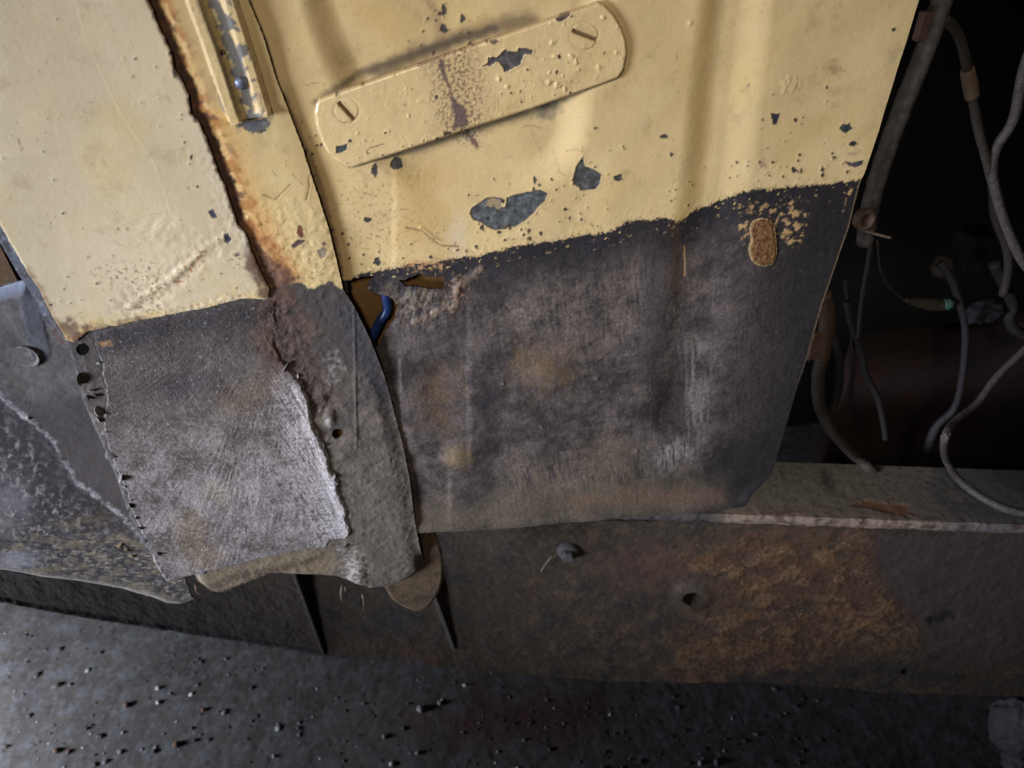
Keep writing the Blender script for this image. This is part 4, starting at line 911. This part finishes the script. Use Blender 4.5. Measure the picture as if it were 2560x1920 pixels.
# ------------------------------------------------------------------ chassis rail
R_bot = [(-260, 1440), (0, 1500), (108, 1522), (244, 1545), (461, 1579), (700, 1615), (808, 1636), (900, 1648), (1050, 1659), (1275, 1678), (1500, 1697), (1650, 1701), (1838, 1701), (2025, 1708), (2213, 1727), (2431, 1732), (2760, 1745)]
R_out = R_bot + [(2760, 1300), (1000, 1296), (300, 1380), (-260, 1300)]
def paint_R(s):
    s.col[:] = lin(46, 38, 31); s.rough[:] = .9
    n = s.n(40, 6, 210, gain=.64); n2 = s.n(7, 5, 211, gain=.66); n3 = s.n(2.6, 4, 212, gain=.7)
    s.mix((30, 27, 28), .85*smooth(0, .45, n)); s.mix((64, 52, 40), .6*smooth(.05, .4, n2)); s.mix((68, 54, 39), .6*smooth(0, .5, s.n(25, 3, 213))*smooth(1100, 1400, s.px))
    rust = Z7((1060, 190), (1180, 130), (1500, 110), (1700, 130), (1715, 220), (1760, 310), (1830, 380), (1880, 470), (1760, 500), (1560, 520), (1300, 585), (1060, 590), (1040, 500), (1130, 420), (1230, 330))
    m = s.mask_poly(rust, 55, 60, 26); s.mix((84, 58, 36), .85*m*smooth(-.5, .3, n+.4*n2)); s.mix((40, 30, 25), .7*m*smooth(.1, .4, s.n(20, 6, 217, gain=.66)))
    s.mix((98, 60, 36), .55*m*smooth(-.3, .3, n2)*s.blob(Z7((1440, 220))[0], 170, 90, jag=.4, wl=12)); s.mix((110, 84, 54), .7*m*smooth(-.1, .5, n2)*s.blob(Z7((1720, 400))[0], 190, 150))
    s.mix((66, 46, 34), .6*m*smooth(.1, .5, s.n(5, 4, 214))); s.mix((122, 102, 74), .5*m*smooth(.3, .7, n3))
    s.mix((70, 46, 40), .5*s.blob(Z7((980, 220))[0], 190, 90, jag=.5, wl=16)); s.mix((92, 60, 48), .5*s.blob(Z7((860, 440))[0], 110, 40, jag=.6, wl=8)*smooth(0, .4, n2))
    s.mix((52, 42, 42), .8*s.mask_poly(Z7((1720, 120), (2300, 120), (2300, 520), (1960, 560), (1880, 470), (1770, 310), (1720, 220)), 12, 16, 8)); s.mix((84, 62, 52), .6*s.blob(Z7((2050, 460))[0], 120, 70, jag=.5, wl=8)*smooth(0, .4, n2))
    s.mix((66, 48, 37), .6*s.mask_line(Z8((1500, 420), (1700, 410), (2000, 450)), 22, 20, jag=12, wl=7)); s.mix((32, 32, 40), .5*s.blob(Z7((120, 400))[0], 90, 50, jag=.4, wl=12))
    s.mix((66, 63, 60), .6*s.blob(Z7((1100, 290))[0], 60, 40, jag=.4, wl=8)); s.mix((64, 64, 68), .6*s.mask_line(R_bot[3:9], 8, 8, jag=7, wl=6))
    s.mix((32, 29, 30), .7*s.mask_line(Z7((1250, 600), (1700, 560), (1960, 590)), 14, 14, jag=12, wl=7))
    s.h += .5*n2*(.6+.4*m)+.15*n3+2*n; pl_ = s.n(46, 6, 230, gain=.58); st_ = smooth(-.03, .03, pl_)*smooth(.1, .6, m); st2 = smooth(.16, .21, s.n(34, 6, 231, gain=.58)); s.h += .5*st_+.45*st2*m+.4*m*n2; s.mix((58, 41, 31), .6*m*(1-st_)); s.mix((30, 24, 21), .7*m*smooth(.05, .0, np.abs(pl_)-.0)); s.mix((128, 102, 72), .4*m*st2*smooth(-.2, .3, n3))
    s.h += .8*s.n(9, 6, 215, .8, gain=.65)*m*s.blob(Z7((1500, 380))[0], 340, 150)
    dr = np.hypot((s.px-Z7((1108, 322))[0][0])/1.4, s.py-Z7((1108, 322))[0][1]); s.h += 3*smooth(44, 24, dr)
    s.h += 3*smooth(10, 0, s.edge)
    s.mix((26, 22, 24), .9*s.mask_line(Z7((1900, 400), (1945, 400), (1950, 375), (1980, 392)), 9, 6, jag=6, wl=4)); s.h -= 2.5*s.mask_line(Z7((1910, 400), (1950, 395), (1975, 390)), 10, 7, jag=5, wl=4)
rail = sheet('chassis_rail', R_out, PLR, 1.0, paint_R, M_crust, vehicle, .07, holes=((ell(Z7((1108, 324))[0], 26, 17), .8), (ell(Z7((1820, 572))[0], 14, 9), .3)), jag=.9, jag_wl=6)
rail['label'] = 'dirt-caked chassis rail with a patch of orange rust'
M_dkst = plain_material('grimy_dark_steel', (58, 54, 56), .8, vary=.4, scale=200, bump=.6)
wc = on_rail(*Z7((693, 172))[0], .003)
bw = lathe('bolt_head', wc, -n3v, [(.013, -.004), (.013, .002), (.011, .004), (.0085, .0045)], M_dkst, rail, 24)
hx = lathe('hex_nut', wc, -n3v, [(.0085, .003), (.0085, .0095), (.007, .0115), (.00001, .0118)], M_dkst, bw, 6, True)
tube('wire_stub', [on_rail(a, b, .012) for a, b in Z7((602, 240), (620, 212), (640, 188))], .0011, plain_material('bare_wire', (78, 70, 60), .5), rail, 6, 4)
def gusset(top, bot, w, name='gusset'):
    a = np.array(Z8(top)[0]); b = np.array(Z8(bot)[0])
    f0, f1 = on_rail(*a, .018), on_rail(*b, .004)
    k0 = f0+n3v*.020; k1 = f1+n3v*.007; k1[2] -= .004; k0[2] -= .0
    ring = [f0, f1, k1, k0]
    return prism(name, [p-np.array([w/2, 0, 0]) for p in ring], [p+np.array([w/2, 0, 0]) for p in ring], plain_material('gusset_steel', (74, 68, 62), .85, vary=.4, scale=150, bump=.6), rail)
gusset((1340, 30), (1492, 440), .004); gusset((1960, 60), (2092, 415), .005)

# lumpy joint at the lower right
M_joint = plain_material('greasy_joint', (40, 37, 41), .8, vary=.5, scale=90, bump=.8, bscale=260, bdist=.002)
jc = on_rail(2562., 1810., .012)
jn = lump('suspension_joint', jc, .043, M_joint, vehicle, 5, .14, 3, 2.6, (1, .9, 1.25))
jn['label'] = 'lumpy grease-caked suspension joint'
for k, (a, b, r) in enumerate(((2545, 1905, .020),)):
    lump('grease_lump', on_rail(a, b, .03), r, M_joint, jn, 4, .25, 10+k, 1.7)

# ------------------------------------------------------------------ inside of the vehicle
M_in = plain_material('brown_inner_panel', (112, 80, 42), .7, vary=.35, scale=30)
M_black = plain_material('shade_black', (14, 13, 14), .9, vary=.4, scale=30)  # near-black on the bay walls, in place of deep shade
M_inw = plain_material('inner_wing_grime', (34, 30, 29), .95, scale=14, bump=.5, bscale=60, bdist=.003, rgb2=(56, 32, 30))
def box(name, lo, hi, mat, parent):
    x0, y0, z0 = lo; x1, y1, z1 = hi
    return prism(name, [(x0, y0, z0), (x1, y0, z0), (x1, y0, z1), (x0, y0, z1)], [(x0, y1, z0), (x1, y1, z0), (x1, y1, z1), (x0, y1, z1)], mat, parent)
h0 = at_y(*np.array(Z5((280, 330))[0]), .03)
box('inner_panel', (h0[0]-.09, .0105, h0[2]-.12), (h0[0]+.12, .0145, h0[2]+.10), M_in, vehicle)
bb = at_y(np.array([-200., 110.]), np.array([480., 760.]), .10); box('gap_shade_panel', (bb[0][0], .10, bb[1][2]-.05), (bb[1][0]-.01, .106, bb[0][2]+.03), plain_material('brown_gap_shade', (86, 62, 38), .8), vehicle)  # backing sheet added to give the shadowed gap its brown
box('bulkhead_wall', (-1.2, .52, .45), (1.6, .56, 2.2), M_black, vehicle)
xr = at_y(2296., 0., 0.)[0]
box('bay_shade_cover', (xr+.0, .012, 1.47), (1.5, .55, 1.50), M_black, vehicle)  # unseen cover added above the bay to shade it from the lamps
box('bay_side_blocker', (xr-.12, .12, .92), (xr-.10, .5, 1.47), M_black, vehicle)  # hidden wall added to keep light out of the bay
iw = at_y(np.array([2150., 2620., 2620., 2150.]), np.array([860., 860., 1200., 1200.]), .22)
box('inner_wing', (iw[0][0], .22, iw[2][2]-.02), (iw[1][0]+.25, .24, iw[0][2]), M_inw, vehicle)

# ------------------------------------------------------------------ cables and hoses
def c_top(pts, h): return [at_z(a, b, ZT+h) for a, b in pts]
def c3(pts, Y):
    n = len(pts); Ys = np.interp(np.linspace(0, 1, n), np.linspace(0, 1, len(Y)), Y) if hasattr(Y, '__len__') else [Y]*n
    return [at_y(a, b, y) for (a, b), y in zip(pts, Ys)]
M_rub = plain_material('dusty_black_rubber', (30, 27, 26), .75, vary=.5, scale=260, bump=.6, bscale=420, bdist=.0015)
M_rub2 = plain_material('dusty_grey_hose', (50, 43, 37), .75, vary=.5, scale=260, bump=.6, bscale=420, bdist=.0015)
M_rub3 = plain_material('pale_grey_cable', (60, 53, 51), .65, vary=.5, scale=260, bump=.6, bscale=420, bdist=.0015)
M_brn = plain_material('brown_rubber', (66, 50, 38), .75, vary=.35, scale=200)
M_tape = plain_material('beige_tape', (88, 72, 56), .85, vary=.3, scale=300)
M_viol = plain_material('dull_violet_cable', (38, 34, 36), .7, vary=.5, scale=260, bump=.6, bscale=420, bdist=.0015)
G = 'cables and hoses in the dark opening'

t = tube('conduit_pipe', c3(Z3((1790, -150), (1740, 0), (1640, 300), (1512, 620), (1410, 900), (1335, 1150), (1295, 1400)), [.022, .018, .024]), .0068, plain_material('grimy_conduit', (60, 54, 48), .7, vary=.5, scale=150, bump=.5, bscale=400, bdist=.0012), None, 14, 8)
tag(t, 'thick dark conduit pipe running down beside the cream panel edge', 'pipe', G)
cl = lathe('clamp_ring', at_y(*np.array(Z3((1292, 1262))[0]), .013), (0.1, -1, .15), [(.0085, -.003), (.0085, .003), (.007, .004), (.0045, .0035), (.004, .001), (.0001, .0005)], M_brn, t, 20)
t2 = tube('stiff_wire', c3(Z3((1265, 1320), (1350, 1345), (1450, 1370)), .012), .0012, M_tape, None, 6, 5)
tag(t2, 'short stiff wire end poking right from the clamp on the pipe', 'wire', G)
tc_ = c3(Z3((1755, 110), (1800, 150), (1850, 240), (1885, 400), (1915, 560), (1950, 750), (1990, 900), (2040, 1100), (2080, 1230)), [.05, .06, .07]); t = tube('cable', tc_, .0036, M_rub2, None, 10)
tag(t, 'thin dark cable wrapped with a beige tape sleeve', 'cable', G)
tube('tape_sleeve', tc_[3:5], [.0050, .0056, .0052], M_tape, t, 12)
t = tube('cable', c3(Z3((2300, 150), (2212, 400), (2150, 690), (2060, 840), (2030, 980), (2070, 1180), (2150, 1400), (2225, 1530), (2330, 1640)), [.06, .065, .05]), [.0040, .004, .004, .0046], M_rub3, None, 12)
tag(t, 'grey cable curving in at the right edge and crossing the taped cable', 'cable', G)
t = tube('hose', c3(Z6((470, 200), (490, 320), (465, 560), (440, 700), (450, 860), (520, 1010)), [.03, .035, .05])+c_top(Z6((655, 1160), (730, 1225)), .004)+c_top(Z6((790, 1260)), -.006), .0060, M_rub2, None, 14)
tag(t, 'fat grey hose curving down from the panel edge onto the rail flange', 'hose', G)
tube('hose_end', c3(Z6((470, 200), (492, 325), (472, 520), (462, 585)), [.0296, .0325]), .0067, M_brn, t, 14)
k = at_y(*np.array(Z6((428, 510))[0]), .022)
box('hose_clip', (k[0]-.006, .020, k[2]-.014), (k[0]+.006, .025, k[2]+.014), plain_material('brown_clip', (84, 64, 56), .7), t)
t = tube('cable', c3(Z6((770, -200), (740, 0), (705, 200), (688, 350), (680, 460)), .055), .0024, M_viol, None, 8)
tag(t, 'thin violet grey cable hanging straight below the clamp', 'cable', G)
t = tube('cable', c3(Z6((610, 250), (640, 380), (690, 520), (725, 680), (790, 810), (826, 960), (838, 1060)), .06), [.0036, .0034, .003], M_rub, None, 8)
tag(t, 'black loom cable sagging to a frayed end above the flange', 'cable', G)
t = tube('cable', c3(Z6((600, 120), (640, 420), (640, 740), (610, 960), (590, 1030)), .075), .0022, M_rub, None, 8)
tag(t, 'thin black cable dropping behind the sagging loom cable', 'cable', G)
t = tube('wire', c3(Z6((790, -120), (810, 60), (870, 170), (955, 240)), .10), .0012, M_rub2, None, 6)
tag(t, 'very thin wire leading to the tapered connector', 'wire', G)
cn = tube('connector', c3(Z6((950, 240), (1040, 252), (1110, 262), (1180, 268)), .10), [.0022, .0056, .0066, .0058], plain_material('olive_plastic', (56, 49, 39), .6), t, 12)
tube('terminal', c3(Z6((1178, 264), (1205, 262), (1228, 262)), .099), [.0052, .006, .0045], plain_material('teal_plastic', (66, 100, 92), .45), t, 12)
t = tube('cable', c3(Z6((1160, 20), (1190, 50), (1240, 140), (1290, 300), (1312, 450), (1295, 680), (1250, 870), (1150, 975), (1100, 1080), (1080, 1195)), [.11, .10, .10]), [.0038, .0040, .0036, .0036, .0048, .0056], M_viol, None, 10)
tag(t, 'grey violet cable dropping past the teal connector tip to the flange', 'cable', G)
t = tube('cable', c3(Z6((1760, 430), (1659, 535), (1500, 690), (1380, 850), (1250, 955), (1190, 1060)), [.08, .06, .03, .0])+c_top(Z6((1200, 1190), (1280, 1308), (1400, 1400), (1540, 1470), (1659, 1500), (1800, 1530)), .022), [.0034, .0036, .004, .0042, .0042], M_rub3, None, 12)
tag(t, 'pale cable looping over the rail flange toward the right edge', 'cable', G)
t = tube('cable', c3(Z6((1480, 20), (1530, 120), (1590, 260), (1570, 350), (1620, 420), (1760, 460)), .13), .0062, M_rub, None, 10)
tag(t, 'thick dark cable bending at the far right of the opening', 'cable', G)
rg = lump('rag', at_y(*np.array(Z6((1420, 310))[0]), .13), .014, plain_material('blue_grey_cloth', (32, 32, 38), .9), None, 4, .35, 31, 1.8, (1.7, .8, .9))
tag(rg, 'crumpled blue grey rag wedged behind the cables', 'rag')
k = at_y(*np.array(Z3((1615, 145))[0]), .022)
box('edge_clip', (k[0]-.004, .016, k[2]-.009), (k[0]+.0045, .022, k[2]+.009), plain_material('brown_clip', (84, 64, 56), .7), footwell)
t = tube('cable', c3(Z6((520, 380), (560, 560), (560, 760), (520, 930), (560, 1040)), .09), [.004, .0046, .004], M_rub, None, 10)
tag(t, 'dark loom cable hanging between the fat hose and the black cables', 'cable', G)
t = tube('cable', c3(Z3((2030, 1060), (2045, 1250), (2110, 1420), (2120, 1560), (2090, 1700)), .12), [.0042, .0042], M_rub2, None, 10)
tag(t, 'dark cable dropping below the crossing of the two upper cables', 'cable', G)
# small fitting deep in the bay
k = at_y(*np.array(Z3((1960, 1440))[0]), .16); box('fuse_box', (k[0]-.02, .15, k[2]-.02), (k[0]+.02, .18, k[2]+.02), plain_material('grey_plastic', (20, 20, 20), .7), vehicle)
k = at_y(*np.array(Z6((1170, 40))[0]), .12); lump('grommet', k, .012, M_rub2, vehicle, 3, .2, 8)
# blue hose seen through the rust hole
M_blue = plain_material('blue_rubber', (26, 42, 84), .35, vary=.25, scale=300, bump=.4, bscale=700)
t = tube('blue_hose', c3(Z5((310, 180), (330, 275), (338, 350), (300, 410), (258, 500), (240, 560)), .0055), .0035, M_blue, None, 14)
tag(t, 'blue hose showing through the ragged rust hole', 'hose')

# ------------------------------------------------------------------ ground
def ground():
    xs = np.linspace(-1.3, 1.5, 700); ys = np.linspace(-.55, 1.3, 460)
    X, Y = np.meshgrid(xs, ys); x, y = X.ravel(), Y.ravel()
    P = np.stack([x, y, np.zeros_like(x)], 1); px, py = proj(P)
    s = Surf(px, py, x, y); s.col[:] = lin(82, 76, 72); s.rough[:] = .75
    n = s.n(120, 4, 300); n2 = s.n(30, 4, 301); n3 = s.n(11, 4, 302)
    s.mix((100, 101, 106), .7*smooth(-.2, .5, n2)); s.mix((66, 59, 57), .6*smooth(0, .5, n)); s.mix((112, 112, 118), .6*smooth(.2, .6, n3)); s.mix((44, 37, 34), .75*smooth(.4, .65, s.n(14, 3, 303))); s.mix((120, 120, 126), .5*smooth(.35, .7, s.n(7, 3, 305))); s.mix((58, 50, 45), .5*smooth(.1, .5, s.n(60, 5, 306, gain=.6)))
    s.mix((78, 44, 43), .8*s.blob((1300, 1800), 420, 130, jag=.4, wl=60)); s.mix((96, 86, 80), .6*s.blob((950, 1800), 160, 160, jag=.6, wl=40))  # red stain, its darkening also stands in for shade under the vehicle
    z = (.6*n2+.35*n3+.4*smooth(.3, .6, s.n(12, 3, 304))-.9*smooth(.35, .7, s.n(14, 3, 303)))*.001
    e = np.minimum(np.minimum(x+1.3, 1.5-x), np.minimum(y+.55, 1.3-y)); z *= smooth(0, .1, e)
    P[:, 2] = z
    idx = np.arange(len(x)).reshape(X.shape)
    F = np.stack([idx[:-1, :-1].ravel(), idx[:-1, 1:].ravel(), idx[1:, 1:].ravel(), idx[1:, :-1].ravel()], 1)
    # apron out to several metres
    R = [(-6, -6, 0), (6, -6, 0), (6, 6, 0), (-6, 6, 0), (-1.3, -.55, 0), (1.5, -.55, 0), (1.5, 1.3, 0), (-1.3, 1.3, 0)]
    n0 = len(P); Fa = np.array([(0, 1, 5, 4), (1, 2, 6, 5), (2, 3, 7, 6), (3, 0, 4, 7)])+n0
    c = np.concatenate([s.col, np.repeat(lin(80, 77, 77)[None], 8, 0)]); r = np.concatenate([s.rough, np.full(8, .7)])
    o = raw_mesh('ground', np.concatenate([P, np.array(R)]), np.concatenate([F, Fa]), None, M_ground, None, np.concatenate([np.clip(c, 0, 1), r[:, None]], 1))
    o['kind'] = 'structure'; return o
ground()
M_peb = [plain_material('pale_pebble', (176, 172, 166), .6), plain_material('brown_pebble', (88, 60, 44), .7), plain_material('dark_pebble', (50, 46, 48), .7), plain_material('grey_pebble', (130, 128, 130), .7)]
V, F = ico(2)
pm = []
for k in range(4):
    kk = 1+.3*fbm(V[:, 0]*1.2+k*5, V[:, 1]*1.2+V[:, 2]*.9, 3, 40+k)
    pm.append(V*kk[:, None]*np.array([1, .85, .6]))
PEB = [((730, 592), 19, 0, 'pale pebble, upper of two close together on the concrete'), ((730, 658), 18, 0, 'pale pebble, lower of two close together on the concrete'), ((585, 670), 24, 1, 'brown stone left of the two pale pebbles'), ((815, 852), 28, 1, 'largest brown stone near the bottom edge'), ((262, 880), 25, 1, 'brown stone beside a second brown one at lower left'), ((318, 885), 17, 1, 'small round brown stone to the right of its twin'), ((938, 692), 18, 1, 'flat brown stone right of the pale pair'), ((400, 778), 14, 2, 'small dark pebble among the grit at left'), ((468, 815), 14, 2, 'dark pebble just below the small dark one'), ((712, 882), 17, 2, 'dark pebble left of the largest brown stone'), ((898, 832), 15, 2, 'dark pebble right of the largest brown stone'), ((1262, 905), 14, 0, 'pale pebble near the bottom centre of the floor'), ((1940, 690), 34, 3, 'large round grey pebble in the red stained shade'), ((2028, 662), 22, 3, 'lesser grey pebble beside the large round one'), ((1772, 815), 20, 3, 'grey pebble below the large round one'), ((1925, 890), 19, 3, 'grey pebble nearest the bottom under the rail')]
for c, r, k, lab in PEB:
    g = at_z(*np.array(Z8(c)[0]), 0.)
    d = np.linalg.norm(g-CAM); q = r*.5425*d/F_PX*.55
    o = raw_mesh('pebble', pm[(k+int(r)) % 4]*q, None, F, M_peb[k]); o.location = (g[0], g[1], q*.35); o.rotation_euler = (0, 0, r)
    tag(o, lab, 'pebble', 'pebbles on the concrete')
rs = np.random.RandomState(3); GV = []; GF = []; GC = []
gv, gf = ico(1)
tones = [lin(40, 34, 31), lin(60, 52, 48), lin(84, 82, 86), lin(130, 128, 128), lin(168, 166, 164)]
for i in range(900):
    px, py = rs.uniform(-150, 2100), rs.uniform(1480, 2000)
    g = at_z(px, py, 0.); q = rs.gamma(1.6, .0011)+.0006
    v = gv*q*(1+.3*rs.randn(len(gv), 1))*np.array([1.2, .9, .5])+g
    c = tones[rs.choice(5, p=[.3, .25, .22, .15, .08])]
    GF += [[a+len(GV)*len(gv) for a in f] for f in gf]; GV.append(v); GC.append(np.repeat(np.append(c, .7)[None], len(gv), 0))
grit = raw_mesh('grit', np.concatenate(GV), None, GF, M_ground, None, np.concatenate(GC))
tag(grit, 'fine grit scattered over the concrete floor', 'grit', None, 'stuff')
